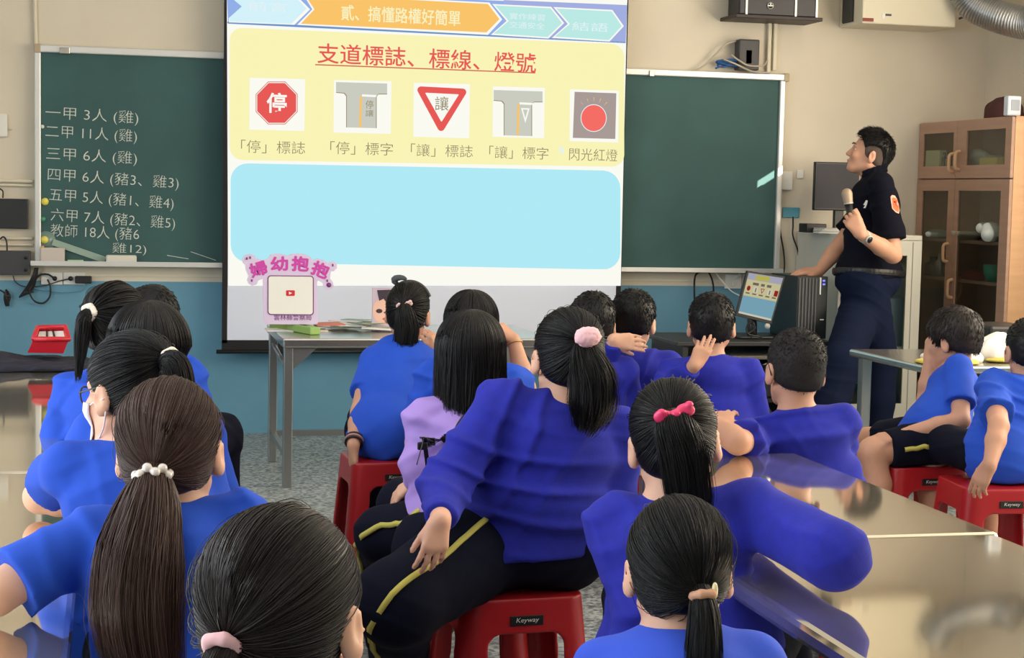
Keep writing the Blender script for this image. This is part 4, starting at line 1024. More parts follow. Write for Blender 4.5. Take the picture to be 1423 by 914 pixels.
for s_, a, b_, y_, tilt in LINES:
    p = wp(a, y_, .036); q = wp(b_, y_, .036); hgt = .082 if s_[0] != '雞' else .066
    t = -.03-tilt*4; U = unit((1, 0, t)); V = unit((-t, 0, 1)); W_ = q[0]-p[0]; v0, _ = text_geo(s_, -.012); tot = v0[:, 0].max()-v0[:, 0].min(); pos = 0
    for wd in s_.split(' '):
        a0 = text_geo(s_[:pos]+wd, -.012)[0][:, 0].max(); v1_, _ = text_geo(wd, -.012); wid = v1_[:, 0].max()-v1_[:, 0].min(); dgt = wd[0] in '0123456789'
        vh = (v1_[:, 1].max()-v1_[:, 1].min()); ref = v0[:, 1].max()-v0[:, 1].min(); bot = (v1_[:, 1].min()-v0[:, 1].min())/ref
        mb = MB(); put_text(mb, wd, p-UZ*hgt*.5+U*((a0-wid-v0[:, 0].min())/tot*W_)+V*bot*hgt, U, V, wid/tot*W_, hgt*vh/ref, 0, off=-.012, lift=.0008); mb.build('chalk_word', MAT['chalk'], board); pos += len(wd)+1
for (a, c, b_, d_) in ((232, 355, 262, 360), (265, 350, 300, 362)):
    p, q = wp(a, c, .0362), wp(b_, d_, .0362); mb = MB().add([p, q, q+UZ*.003, p+UZ*.003], [[0, 1, 2, 3]]); mb.build('chalk_smear', MAT['chalk'], board)

# projection screen
SY = YW-.16
def sp_(px, py, dy=0.): return PX(px, py, y=SY-dy)
zl = sp_(310, 490)[2]; xa = sp_(308.5, 430)[0]; xb = sp_(867.5, 220)[0]; ztop = 2.95; bw = .030
scr = empty('projection_screen', (xa+(xb-xa)/2, SY, zl)); tag(scr, 'white projection screen with black borders showing a traffic sign slide', 'projection screen')
MB().span((xa+bw, SY, zl+.06), (xb-bw, SY+.004, ztop)).build('screen_fabric', M('screen_white', (216, 222, 240), .9), scr)
mb = MB(); mb.span((xa, SY-.001, zl+.055), (xa+bw, SY+.004, ztop)); mb.span((xb-bw, SY-.001, zl+.055), (xb, SY+.004, ztop)); mb.span((xa, SY-.001, zl+.012), (xb, SY+.004, zl+.072)); mb.build('black_border', M('screen_black', (20, 20, 24), .8), scr)
MB().tube([(xa-.03, SY+.002, zl+.006), (xb+.03, SY+.002, zl+.006)], .012, 12).build('weight_bar', MAT['black'], scr)
MB().span((xa-.06, SY-.06, ztop-.02), (xb+.06, SY+.08, ztop+.12), .02).build('roller_case', MAT['white'], scr)
for xx in (xa+.2, xb-.2): MB().span((xx-.015, SY, ztop+.1), (xx+.015, SY+.02, HC)).build('hanger', MAT['alu'], scr)
SL = ['white', 'yellow', 'cyan', 'band', 'pale', 'orange', 'red', 'brick', 'ink', 'road', 'grey', 'cream', 'dimwhite', 'lav', 'mint', 'line', 'lamp']
SLC = dict(white=(255, 255, 246), yellow=(254, 249, 186), cyan=(178, 238, 250), band=(150, 178, 236), pale=(216, 246, 255), orange=(255, 200, 108), red=(236, 92, 88), brick=(214, 96, 78), ink=(150, 138, 106), road=(206, 208, 196), grey=(172, 158, 152), cream=(255, 246, 196), dimwhite=(232, 246, 248), lav=(166, 178, 228), mint=(190, 238, 232), line=(110, 150, 200), lamp=(250, 112, 104))
SM = [glow('slide_'+k, SLC[k], 1.07) for k in SL]; SI = {k: i for i, k in enumerate(SL)}
mb = MB()
def poly(pts, c, lay): mb.add([sp_(a, b, .0008*lay+.002) for a, b in pts], [list(range(len(pts)))[::-1]], SI[c])
def rrect(x0, y0, x1, y1, r, sl=.045, sb=None, n=6):
    o = []; sb = sl if sb is None else sb
    for cx_, cy_, a0 in ((x1-r, y1-r, 0), (x0+r, y1-r, 90), (x0+r, y0+r, 180), (x1-r, y0+r, 270)):
        for k in range(n+1):
            a = rad(a0+90*k/n); X_ = cx_+r*math.cos(a); Y_ = cy_+r*math.sin(a); t = (Y_-y0)/(y1-y0); o.append((X_, Y_+(X_-x0)*(sl*(1-t)+sb*t)))
    return o
def stext(s, x0, x1, yc, h, c, lay, sl=.045, off=0., shear=0.):
    a = sp_(x0, yc, .0008*lay+.002); b = sp_(x1, yc+(x1-x0)*sl, .0008*lay+.002); Hh = h/FOC*PX(x0, yc, y=SY)[1]*1.03
    put_text(mb, s, a-UZ*Hh*.5, unit(b-a), UZ, np.linalg.norm(b-a), Hh, SI[c], off, shear)
poly([(315, -60), (872.5, -34), (862.5, 397), (317, 397)], 'white', 0)
poly([(315, -14), (871.5, 8), (869.5, 60), (317, 33)], 'band', 1); poly([(700, -.0), (871.3, 7), (869.5, 60), (700, 52)], 'lav', 2)
poly([(316, -60), (872.5, -34), (871.8, 4), (315, -19)], 'white', 1)
poly([(316, 30), (869, 58), (869, 60), (316, 32.5)], 'line', 2)
poly([(318, -12), (411, -7), (431, 13), (409, 34.5), (318, 31)], 'white', 3); poly([(319, -10), (410, -5), (426, 12), (405, 33), (319, 30)], 'pale', 4)
poly([(318, -6), (336, 9), (318, 25)], 'band', 5)
poly([(420, -10), (680, 3.5), (698, 27), (678, 48.5), (413, 34.5), (434, 13)], 'white', 6); poly([(423, -8), (678, 5.5), (694, 26.5), (676, 45), (418, 33), (437, 13)], 'orange', 7)
for (a, b_) in ((684, 783), (769, 866)):
    yo = (a-684)*.05
    poly([(a, 5.5+yo), (a+82, 9.5+yo), (b_+1, 32+yo), (a+78, 53.5+yo), (a-2, 48.5+yo), (a+20, 29+yo)], 'white', 6); poly([(a+4, 7.5+yo), (a+81, 11.5+yo), (b_-2, 32+yo), (a+77, 51.5+yo), (a+2, 46.5+yo), (a+23, 29+yo)], 'mint', 7)
stext('貳、搞懂路權好簡單', 474, 640, 17, 21, 'cream', 9, .053, .012)
stext('前言', 345, 400, 8, 13, 'dimwhite', 9, .05); stext('實作練習', 708, 757, 22, 9, 'dimwhite', 9, .05); stext('交通安全', 708, 757, 34, 9, 'dimwhite', 9, .05); stext('結語', 795, 845, 36, 12, 'dimwhite', 9, .05)
poly(rrect(319, 38, 867.5, 222, 18, .043, .018), 'yellow', 2)
poly(rrect(320.5, 226.5, 862, 364, 24, .020), 'cyan', 2)
poly([(318, 372), (862, 374), (861.5, 397), (317, 397)], 'white', 3)
stext('支道標誌、標線、燈號', 441, 745, 73.5, 27, 'red', 4, .047, .008)
poly([(438, 89), (744, 100.5), (744, 102), (438, 90.6)], 'brick', 4)
def card(x0, y0, x1, y1): poly([(x0, y0), (x1, y0+2), (x1-1, y1+2), (x0-.5, y1)], 'white', 4)
card(347, 108, 424, 180); card(464, 111, 544, 184); card(575, 115, 653, 190); card(685, 120, 757, 190); card(792, 124, 860, 196)
def octo(cx_, cy_, r): return [(cx_+r*math.cos(rad(22.5+45*k)), cy_+r*1.02*math.sin(rad(22.5+45*k))) for k in range(8)]
poly(octo(384.5, 143, 31.5), 'brick', 5); poly(octo(384.5, 143, 30.5), 'white', 6); poly(octo(384.5, 143, 29.3), 'red', 7)
stext('停', 370.5, 398.5, 142.5, 27, 'white', 8, .03, .02)
for ox, oy, tri in ((467, 114, 0), (686, 125, 1)):
    wd = 71 if not tri else 68
    poly([(ox, oy), (ox+wd, oy+2), (ox+wd, oy+17), (ox+wd-12, oy+17), (ox+wd-15, oy+20), (ox+wd-15, oy+64), (ox+14, oy+63), (ox+14, oy+20), (ox+11, oy+16), (ox, oy+15)], 'road', 5)
    poly([(ox, oy+15), (ox+11, oy+16), (ox+14, oy+20), (ox+14, oy+63), (ox+15, oy+63), (ox+15, oy+19), (ox+12, oy+15), (ox, oy+14)], 'ink', 6); poly([(ox+wd, oy+16.2), (ox+wd-12, oy+16.2), (ox+wd-15.5, oy+20), (ox+wd-15.5, oy+64), (ox+wd-14.5, oy+64), (ox+wd-14.5, oy+20), (ox+wd-12, oy+17.2), (ox+wd, oy+17.2)], 'ink', 6)
    poly([(ox+33, oy+20), (ox+36, oy+20), (ox+35, oy+63), (ox+32, oy+63)], 'orange', 6); poly([(ox+36, oy+17), (ox+56, oy+18), (ox+56, oy+21), (ox+36, oy+20)], 'white', 6)
    if not tri: stext('停', ox+41, ox+52, oy+31, 11, 'ink', 7, .03); stext('讓', ox+41, ox+52, oy+43, 9, 'ink', 7, .03)
    else: poly([(ox+38, oy+25), (ox+50, oy+25.5), (ox+44, oy+46)], 'white', 7); poly([(ox+40.5, oy+27), (ox+47.5, oy+27.4), (ox+44, oy+39)], 'road', 8)
def tri(x0, y0, x1, y1, xm, ym, r, n=5):
    o = []
    for (a, b_), s0, s1 in (((x0, y0), 150, 270), ((x1, y1), 270, 390), ((xm, ym), 30, 150)):
        for k in range(n+1):
            t = rad(s0+(s1-s0)*k/n); o.append((a+r*math.cos(t), b_+r*math.sin(t)))
    return o
poly(tri(585, 125, 643, 128, 613, 177, 5), 'red', 5); poly(tri(592, 129.6, 636.5, 131.8, 613.5, 168, .8), 'white', 6)
stext('讓', 604.5, 623.5, 143.5, 19, 'ink', 7, .03)
poly([(798.5, 127.5), (856.5, 129.5), (855, 193), (796, 191.5)], 'grey', 5)
circ = lambda cx_, cy_, r: [(cx_+r*math.cos(rad(15*k)), cy_+r*1.06*math.sin(rad(15*k))) for k in range(24)]
poly(circ(825, 164, 18.2), 'dimwhite', 6); poly(circ(825, 164, 17.2), 'lamp', 7)
for k in range(5):
    a = rad(-130+20*k); poly([(825+21*math.cos(a), 164+22*math.sin(a)), (825+28*math.cos(a), 164+29*math.sin(a)), (826+28*math.cos(a), 164.4+29*math.sin(a))], 'orange', 6)
for s_, a, b_, y_ in (('「停」標誌', 335, 424, 204), ('「停」標字', 459, 546, 206), ('「讓」標誌', 571, 657, 209), ('「讓」標字', 680, 762, 212), ('閃光紅燈', 791, 858, 215)): stext(s_, a, b_, y_-1, 17, 'ink', 4, .03, -.006)
poly([(778, 202), (778, 213), (780.5, 210.5), (782.5, 214), (784, 213), (782, 209.6), (785, 209.4)], 'dimwhite', 5)
mb.build('projected_slide', SM, scr)['label'] = 'bright projected slide of stop and yield signs'

# ------------------------------------------------------------------ things on the front wall
def wallbox(name, a, b, dep, m_, label=None, cat=None, bev=.004, group=None, parent=None):
    """box against the front wall whose front face spans pixels a..b"""
    p, q = PX(*a, y=YW-dep), PX(*b, y=YW-dep)
    o = MB().span((min(p[0], q[0]), YW-dep, min(p[2], q[2])), (max(p[0], q[0]), YW-.001, max(p[2], q[2])), bev).build(name, m_, parent)
    if label: tag(o, label, cat, group)
    return o
def wcable(name, pts, r, m_, label, dep=.02, cat='cable', group=None):
    o = MB().tube(bez([PX(p[0], p[1], y=YW-(p[2] if len(p) > 2 else dep)) for p in pts], 8*len(pts)), r, 6).build(name, m_)
    return tag(o, label, cat, group)
tm = wallbox('thermostat', (-6, 158), (10, 190), .03, MAT['white'], 'small white control panel at the left edge of the front wall', 'control panel')
MB().span(PX(-4, 161, y=YW-.031), PX(7, 168, y=YW-.034)).build('display', M('grey_lcd', (150, 158, 170), .3), tm)
MB().span(PX(11.5, 168, y=YW-.022), PX(17, 180, y=YW-.001), .002).build('plug', MAT['white'], tm)
o = wallbox('wall_monitor', (-40, 275), (39, 318), .05, MAT['black'], 'black flat box mounted on the front wall left of the chalkboard', 'monitor')
o = wallbox('junction_box', (-30, 348), (42, 382), .07, MAT['darkgrey'], 'dark grey equipment box under the black flat box, left of the chalkboard', 'equipment box')
for px, py in ((36, 358), (36, 375)): p = PX(px, py, y=YW-.072); MB().tube([p, p+WN*.006], .009, 12).build('screw', MAT['black'], o)
for k, y_ in enumerate((251, 257)):
    o = wcable('conduit', [(-30, y_, .015), (10, y_, .015), (46, y_+1, .015)], .008 if k else .011, MAT['cream'], ['upper pale conduit pipe above the black flat box', 'lower thin pale conduit pipe above the black flat box'][k], cat='pipe')
for k, y_ in enumerate((331, 340)): wcable('conduit', [(-30, y_-1, .015), (10, y_, .015), (46, y_, .015)], .010-.002*k, MAT['cream'], ['upper pale conduit pipe between the two dark wall boxes', 'lower pale conduit pipe between the two dark wall boxes'][k], cat='pipe')
wcable('cable', [(0, 262, .03), (4, 266, .04), (4, 275, .04)], .004, MAT['black'], 'short black cable entering the top of the black flat box')
wcable('cable', [(0, 332, .06), (5, 329, .06), (9, 335, .06), (10, 350, .06)], .005, MAT['black'], 'black cable curving into the top of the dark grey box')
for k, (a, c) in enumerate(((57, 88), (88, 119))):
    o = wallbox('power_outlet', (a, 378), (c-1, 395.5), .012, MAT['white'], ['left white power outlet plate under the chalkboard', 'right white power outlet plate under the chalkboard'][k], 'outlet', .003, 'outlet plates under the chalkboard')
    p = PX((76, 98)[k], 387, y=YW-.035); MB().tube([p+UZ*0, p-WN*.022], .013, 12).build('plug', MAT['black'], o)
p = PX(116, 388.5, y=YW-.03); o = MB().box(p, (.092, .03, .042), .006).build('power_adapter', MAT['black']); tag(o, 'black power adapter block hanging under the chalkboard', 'adapter')
wcable('cable', [(18, 383), (22, 392), (34, 398), (60, 397), (84, 390), (98, 387)], .0035, MAT['darkgrey'], 'thin grey cable from the outlets to the dark grey box')
wcable('cable', [(118, 396), (112, 403), (94, 406), (70, 404), (44, 400)], .003, MAT['blue'], 'thin blue cable looping under the power adapter')
wcable('cable', [(76, 387, .03), (66, 381, .03), (54, 383, .04), (44, 398, .05), (41, 406, .05), (48, 418, .04), (60, 421, .03), (69, 412, .03), (70, 398, .03), (66, 388, .03)], .0055, MAT['black'], 'thick black cable looping down the blue wall under the outlets')
mb = MB()
for k in range(5): mb.tube(bez([PX(49+k*.9, 372, y=YW-.05-.005*k), PX(45+1.5*k, 384, y=YW-.06), PX(38+2*k, 397+k, y=YW-.05), PX(27+2*k, 413-k, y=YW-.04), PX(35+3*k, 405, y=YW-.05)], 24), .0045, 6)
tag(mb.build('cable_bundle', MAT['black']), 'bundle of black cables hanging below the left corner of the chalk tray', 'cable bundle')
mb = MB(); mb.tube(bez([PX(-2, 402, y=YW-.03), PX(6, 407, y=YW-.03), PX(10, 418, y=YW-.04)], 12), .005, 6)
for k in range(4): mb.tube(bez([PX(8+k*1.2, 402+k, y=YW-.04-.004*k), PX(14-k*.8, 412, y=YW-.045), PX(9+k, 425, y=YW-.04), PX(6+k, 413, y=YW-.05), PX(9, 402+k, y=YW-.04)], 20), .005, 6)
mb.box(PX(10, 411, y=YW-.05), (.035, .02, .012), .003); tag(mb.build('coiled_cord', MAT['black']), 'black cord tied in a small coil on the blue wall at the left edge', 'cord')
wcable('cable_duct', [(48, -30, .012), (49, 30, .012), (50, 63, .012)], .012, MAT['cream'], 'vertical cream cable pipe above the left corner of the chalkboard', cat='pipe')
for k, (a, c, y1_) in enumerate(((1069, 1074, 101), (1077, 1082, 98))):
    p, q = PX(a, 5, y=YW-.03), PX(c, y1_, y=YW-.03); o = MB().span((p[0], YW-.03, q[2]), (p[0]+.024, YW-.001, HC-.01), .004).build('cable_duct', MAT['cream'])
    tag(o, ['left cream cable duct rising above the right end of the chalkboard', 'right cream cable duct rising above the right end of the chalkboard'][k], 'cable duct')
# magnets and the things on the tray
def magnet(px, py, m_, label, r=.021): p = PX(px, py, y=BY-.001); tag(MB().tube([p, p+WN*.006, p+WN*.018], [r, r, r*.72], 16).build('magnet', m_), label, 'magnet', 'board magnets')
YEL, GRN = M('yellow_magnet', (230, 218, 96), .4), M('green_magnet', (66, 140, 112), .4)
magnet(62.5, 280, YEL, 'yellow round magnet at the left edge of the chalkboard, above the green one'); magnet(60, 304.5, GRN, 'small green round magnet at the left edge of the chalkboard', .016)
magnet(62, 333, YEL, 'yellow round magnet holding the clear protractor on the chalkboard'); magnet(59, 176, MAT['white'], 'small white magnet high at the left edge of the chalkboard', .011)
prt = empty('board_protractor', PX(62, 333, y=BY-.004)); tag(prt, 'clear plastic board protractor with a long ruler arm leaning over the tray', 'protractor')
c = PX(64, 334, y=BY-.003); MB().tube([c, c+WN*.003], .052, 28).build('disc', M('clear_disc', (112, 138, 130), .3), prt)
a, b_ = PX(73, 336, y=BY-.006), PX(146, 361, y=BY-.006); d_ = unit(b_-a); n_ = np.cross(d_, WN)*.018
MB().prism([a-n_, b_-n_, b_+n_, a+n_], WN*.004).build('ruler_arm', M('clear_arm', (150, 172, 160), .15, spec=.6), prt)
tz = zb-.004
def tray(px0, px1, hgt, name, m_, label, cat, dep=.05, bev=.006, lift=0):
    p, q = PX(px0, 360, y=YW-.075), PX(px1, 360, y=YW-.075)
    o = MB().span((p[0], YW-.1, tz+lift), (q[0], YW-.1+dep, tz+lift+hgt), bev).build(name, m_); tag(o, label, cat); return o
tray(56, 90, .082, 'chalk_box', M('pale_box', (202, 190, 182), .7), 'pale cardboard chalk box on the left end of the chalk tray', 'box')
o = tray(147, 190, .045, 'board_eraser', M('eraser_white', (214, 212, 200), .8), 'white felt board eraser on the chalk tray', 'eraser', .055, .010)
o = tray(94, 116, .016, 'chalk_clip', M('pale_green', (172, 206, 160), .5), 'pale green stick on the chalk tray between box and eraser', 'clip', .025, .003)
o = tray(127, 142, .010, 'chalk_stick', MAT['chalk'], 'white chalk stick on the tray left of the eraser', 'chalk', .012, .004)
p = PX(59, 346, y=YW-.08); tag(MB().tube([p-UZ*.02, p+UZ*.018], .010, 10).build('chalk_stick', M('orange_chalk', (226, 168, 120), .8)), 'orange chalk standing in the pale box', 'chalk')
o.name = 'chalk_stick'
# router with cables on the board's top rail
ztop_ = zt+.04
p, q = PX(1023, 88, y=YW-.06), PX(1053, 56, y=YW-.06)
rt_ = MB().span((p[0], YW-.10, ztop_+.012), (q[0], YW-.02, q[2]), .008).build('network_box', MAT['darkgrey']); tag(rt_, 'dark grey network box with a white sticker on top of the chalkboard', 'router')
MB().span(PX(1037, 88, y=YW-.101), PX(1045, 70, y=YW-.103)).build('sticker', MAT['white'], rt_)['label'] = 'white sticker'
mb = MB(); p0 = PX(1015, 96, y=YW-.06)
for k in range(7): mb.tube([np.array([p0[0]+.012*math.cos(k)+.080*math.cos(t), YW-.055+.018*math.sin(t+k), ztop_+.016+.010*(k % 4)+.03*abs(math.sin(t*.5+k*.4))]) for t in np.linspace(0, 6.283, 24)], .005, 6)
tag(mb.build('cable_coil', M('blue_cable', (48, 98, 160), .5)), 'coil of blue network cable on top of the chalkboard', 'cable coil')
for k, pts in enumerate(([(870, 100, .03), (930, 99, .03), (968, 97, .04), (992, 78, .05), (1008, 62, .06), (1023, 57, .06)], [(1016, 76, .11), (1027, 84, .115), (1040, 91, .115), (1060, 91, .09), (1066, 84, .06)], [(1005, 82, .10), (1020, 88, .11), (1045, 99, .09), (1070, 101, .06)])):
    wcable('cable', pts, .006, M('grey_cable', (176, 166, 150), .6), ['pale cable arching from the top of the chalkboard up to the network box', 'grey cable crossing the front of the network box', 'grey cable sagging below the network box'][k])
# ceiling speaker, air unit and duct
p, q = PX(1024, 22, y=YW-.26), PX(1137, 0, y=YW-.26)
sx0, sx1, sz = p[0], q[0], p[2]
spk = empty('wall_speaker', (sx0+(sx1-sx0)/2, YW-.2, sz)); tag(spk, 'black loudspeaker on a wall shelf above the right end of the chalkboard', 'speaker')
MB().span((sx0+.02, YW-.24, sz+.012), (sx1, YW-.05, sz+.36), .008).build('cabinet', M('speaker_blue_black', (22, 24, 36), .4), spk)
MB().span((sx0-.01, YW-.27, sz-.01), (sx1+.03, YW-.001, sz+.012), .004).build('shelf', M('shelf_dark', (40, 26, 26), .5), spk)
for px in (1037.5, 1106, 1135):
    p = PX(px, 10, y=YW-.245); MB().span((p[0]-.006, YW-.248, sz+.014), (p[0]+.006, YW-.22, sz+.355)).build('trim', MAT['alu'], spk)
p = PX(1070.5, 8, y=YW-.244); lg_ = MB(); lg_.tube([p+WN*.001, p+WN*.004], .020, 24, 0); lg_.tube([p+WN*.004, p+WN*.0045], .0155, 24, 1); lg_.box(p+WN*.005, (.030, .003, .006), mi=0); lg_.box(p+WN*.005+UZ*.005, (.006, .003, .02), mi=0); lg_.build('emblem', [MAT['alu'], MAT['black']], spk)
acx = PX(1167, 30, y=YW-.01)[0]; ac_f = PX(1198, 31, x=acx); acx2 = PX(1328, 34, y=ac_f[1])[0]; acz = ac_f[2]-.005
ac = empty('ventilation_unit', ((acx+acx2)/2, (YW+ac_f[1])/2, acz)); tag(ac, 'cream wall ventilation unit with a foil duct at its right end', 'ventilation unit')
MB().span((acx, ac_f[1], acz), (acx2, YW-.001, acz+.42), .008).build('housing', MAT['cream'], ac)
mb = MB(); yy = np.linspace(ac_f[1]+.12, YW-.06, 2)
mb.span((acx-.004, min(yy), acz+.02), (acx+.001, max(yy), acz+.36), mi=0)
for k in range(7): y_ = min(yy)+(max(yy)-min(yy))*(k+.5)/7; mb.span((acx-.010, y_-.008, acz+.025), (acx-.002, y_+.008, acz+.355), mi=1)
mb.build('grille', [MAT['black'], MAT['darkgrey']], ac)
p = PX(1199, 26, y=ac_f[1]-.002); MB().span((p[0], ac_f[1]-.003, acz+.012), (p[0]+.07, ac_f[1]+.001, acz+.032)).build('red_label', M('label_red', (130, 40, 34), .5), ac)
p = PX(1226, 22, y=ac_f[1]-.002); mb = MB(); mb.span((p[0], ac_f[1]-.003, acz+.035), (p[0]+.018, ac_f[1]+.001, acz+.065), mi=0); mb.span((p[0]+.022, ac_f[1]-.0025, acz+.05), (p[0]+.06, ac_f[1]+.001, acz+.062), mi=1); mb.build('sticker', [MAT['white'], MAT['darkgrey']], ac)
p = PX(1333, 10, y=ac_f[1]); MB().tube(bez([p+D(0, 0, .06), p+D(.02, -.02, .0), p+D(.03, -.02, -.05), p+D(.0, 0, -.07)], 12), .007, 6).build('wire_loop', MAT['darkgrey'], ac)
pts = bez([PX(1335, -22, y=9.35), PX(1352, 6, y=9.30), PX(1385, 22, y=9.2), PX(1425, 32, y=9.05), PX(1450, 28, y=8.95)], 200)
rr_ = .092+.006*np.sin(np.arange(200)*2*math.pi/5)
tag(MB().tube(pts, rr_, 24).build('flexible_duct', MAT['duct']), 'ribbed silver foil duct at the top right corner', 'duct')
o = wallbox('switch_panel', (1087, 238), (1101, 264), .025, MAT['white'], 'white switch panel on the wall right of the chalkboard', 'switch panel')
MB().span(PX(1098, 241, y=YW-.026), PX(1101, 244, y=YW-.029)).build('lamp', M('white_led', (250, 250, 250), .3), o)
o = wallbox('light_switch', (1108, 236), (1117, 248), .012, MAT['white'], 'small white switch plate right of the white switch panel', 'switch')
MB().span(PX(1111, 239, y=YW-.013), PX(1114, 245, y=YW-.018)).build('rocker', MAT['white'], o)
o = wallbox('wall_outlet', (1088, 288), (1111, 303), .012, M('teal_plate', (58, 146, 172), .4), 'teal wall outlet plate with a black plug, right of the chalkboard', 'outlet')
MB().span(PX(1096, 291, y=YW-.012), PX(1105, 301, y=YW-.05), .004).build('plug', M('dark_plug', (24, 34, 56), .5), o)
wcable('cable', [(1102, 301, .04), (1102, 314, .03), (1102, 328, .03), (1109, 350, .03), (1111, 375, .05), (1112, 392, .1)], .005, MAT['black'], 'black power cable hanging from the teal outlet')
wcable('cable', [(1078, 270, .03), (1084, 320, .03), (1089, 350, .03), (1090, 372, .03), (1086, 390, .06)], .005, MAT['black'], 'black cable along the right frame of the chalkboard')
o = wallbox('power_outlet', (1008, 381), (1030, 401), .015, MAT['white'], 'white power outlet below the right end of the chalkboard', 'outlet', .003)
wcable('cable', [(1022, 393, .02), (1018, 398, .04), (1018, 390, .04), (1026, 383, .03), (1028, 365, .03)], .003, MAT['white'], 'thin white cord at the white outlet below the chalkboard')
wcable('cable', [(990, 372, .03), (1003, 390, .05), (1016, 404, .08), (1030, 412, .2)], .004, MAT['white'], 'white cable sloping from the tray to the computer monitor')
wcable('cable', [(966, 450, .3), (965, 410, .06), (966, 384, .04), (975, 377, .04), (985, 379, .04), (991, 395, .05), (992, 420, .2), (994, 450, .3)], .006, MAT['black'], 'black cable arching over the blue wall left of the computer monitor')
# strip of wall trim below the board
tag(wallbox('trim_1', (-60, 382.5), (1085, 389), .006, MAT['cream'], None, None, .002), kind='structure')

# ------------------------------------------------------------------ wooden cabinet with glass doors against the right wall
CXF = 4.93
cy0, cy1 = PX(1406, 200, x=CXF)[1], YW-.01; cz = PX(1274, 171, x=CXF)[2]
cab = empty('display_cabinet', ((CXF+RW)/2, (cy0+cy1)/2, 0)); tag(cab, 'tall beech wood display cabinet with glass doors in the right corner', 'cabinet')
t = .02
mb = MB(); mb.span((CXF+.02, cy0, 0), (RW-.01, cy0+t, cz)); mb.span((CXF+.02, cy1-t, 0), (RW-.01, cy1, cz)); mb.span((CXF+.02, cy0, cz-t), (RW-.01, cy1, cz)); mb.span((CXF+.02, cy0, 0), (RW-.01, cy1, .08))
mb.build('carcass', M('beech_side_lit', (206, 160, 118), .5, noise=(2.2, .06, (1, 1, 12))), cab)  # same beech in a lighter, more orange tone: the lit end panel painted in
MB().span((RW-.02, cy0+t, .08), (RW-.011, cy1-t, cz-t)).build('back_panel', MAT['wooddark'], cab)
ySP = PX(1329, 215, x=CXF)[1]; zS = PX(1330, 248.5, x=CXF)[2]
SHZ = [PX(1370, 231.5, x=CXF)[2], PX(1355, 334, x=CXF+.1)[2], PX(1355, 389, x=CXF+.1)[2], .42]
MB().span((CXF+.04, cy0+t, zS-.012), (RW-.02, cy1-t, zS+.006)).build('divider', MAT['wood'], cab)
for z_ in SHZ: MB().span((CXF+.04, cy0+t, z_-.018), (RW-.02, cy1-t, z_)).build('shelf', MAT['wood'], cab)
def door(ya, yb_, za, zb_, wy, wz, hy, hz_, name='door'):
    """wooden frame round a glass pane; ya<yb_"""
    mb = MB(); x_ = CXF; T_ = .02
    mb.span((x_, ya, za), (x_+T_, wy[0], zb_)); mb.span((x_, wy[1], za), (x_+T_, yb_, zb_)); mb.span((x_, wy[0], za), (x_+T_, wy[1], wz[0])); mb.span((x_, wy[0], wz[1]), (x_+T_, wy[1], zb_))
    d_ = mb.build(name, MAT['wood'], cab)
    MB().span((x_+.008, wy[0], wz[0]), (x_+.012, wy[1], wz[1])).build('pane', MAT['glass'], d_)
    mb = MB()
    mb.tube(bez([(x_, hy, hz_-.055), (x_-.028, hy, hz_-.045), (x_-.032, hy, hz_), (x_-.028, hy, hz_+.045), (x_, hy, hz_+.055)], 20), .010, 8)
    mb.build('handle', M('beech_handle', (214, 172, 136), .4), d_)
def cyz(px, py): p = PX(px, py, x=CXF); return p[1], p[2]
g = .004
for (pa, pb, pz0, pz1) in ((1342, 1396, 182, 231), ):
    door(cy0+g, ySP-g/2, zS+g, cz-.005, (cyz(1397, 200)[0], cyz(1343, 200)[0]), (cyz(1370, 229)[1], cyz(1370, 180)[1]), cyz(1334, 225)[0], cyz(1334, 223)[1])
door(ySP+g/2, cy1-g, zS+g, cz-.005, (cyz(1325, 200)[0], cyz(1283, 200)[0]), (cyz(1305, 231)[1], cyz(1305, 185)[1]), cyz(1325.5, 225)[0], cyz(1325.5, 226)[1])
door(cy0+g, ySP-g/2, .09, zS-g, (cyz(1388, 330)[0], cyz(1329, 330)[0]), (.30, cyz(1360, 265)[1]), cyz(1322, 350)[0]-.03, .9)
door(ySP+g/2, cy1-g, .09, zS-g, (cyz(1315, 330)[0], cyz(1279, 330)[0]), (.30, cyz(1297, 265)[1]), cyz(1317, 352)[0], cyz(1317, 351)[1])
# what stands inside it
def inside(px, py0, py1, wpx, name, m_, label, cat, kind='box', shelf=0, xx=None):
    xx = xx or CXF+.09; p = PX(px, py1, x=xx); q = PX(px+wpx, py1, x=xx); z0 = SHZ[shelf]+.001; hgt = abs(PX(px, py0, x=xx)[2]-PX(px, py1, x=xx)[2]); wy = abs(p[1]-q[1])
    y_ = (p[1]+q[1])/2
    if kind == 'box': o = MB().box((xx, y_, z0+hgt/2), (.05, wy, hgt), .006).build(name, m_)
    elif kind == 'bottle': r_ = max(wy/2, .012); o = MB().lathe((xx, y_, z0), [(r_*.9, 0), (r_, .01), (r_, hgt*.6), (r_*.45, hgt*.75), (r_*.45, hgt)], 14).build(name, m_)
    elif kind == 'bowl': r_ = wy/2; o = MB().lathe((xx, y_, z0), [(r_*.6, 0), (r_*.95, hgt*.5), (r_, hgt), (r_*.9, hgt), (r_*.5, hgt*.2)], 18).build(name, m_)
    else:
        F = Field(); rr2 = np.random.default_rng(int(px)); 
        for _ in range(7): F.ell((xx+rr2.uniform(-.05, .05), y_+rr2.uniform(-.4, .4)*wy, z0+hgt*rr2.uniform(.25, .7)), (.05, max(wy*.25, .03), hgt*.3), None, .02)
        F.plane((0, 0, z0), (0, 0, -1)); o = F.mesh(name, m_, .01)
    tag(o, label, cat); return o
inside(1288, 207, 231, 22, 'book_block', M('cream_book', (244, 236, 196), .7), 'cream box behind the upper left cabinet pane', 'box', shelf=0, xx=CXF+.045)
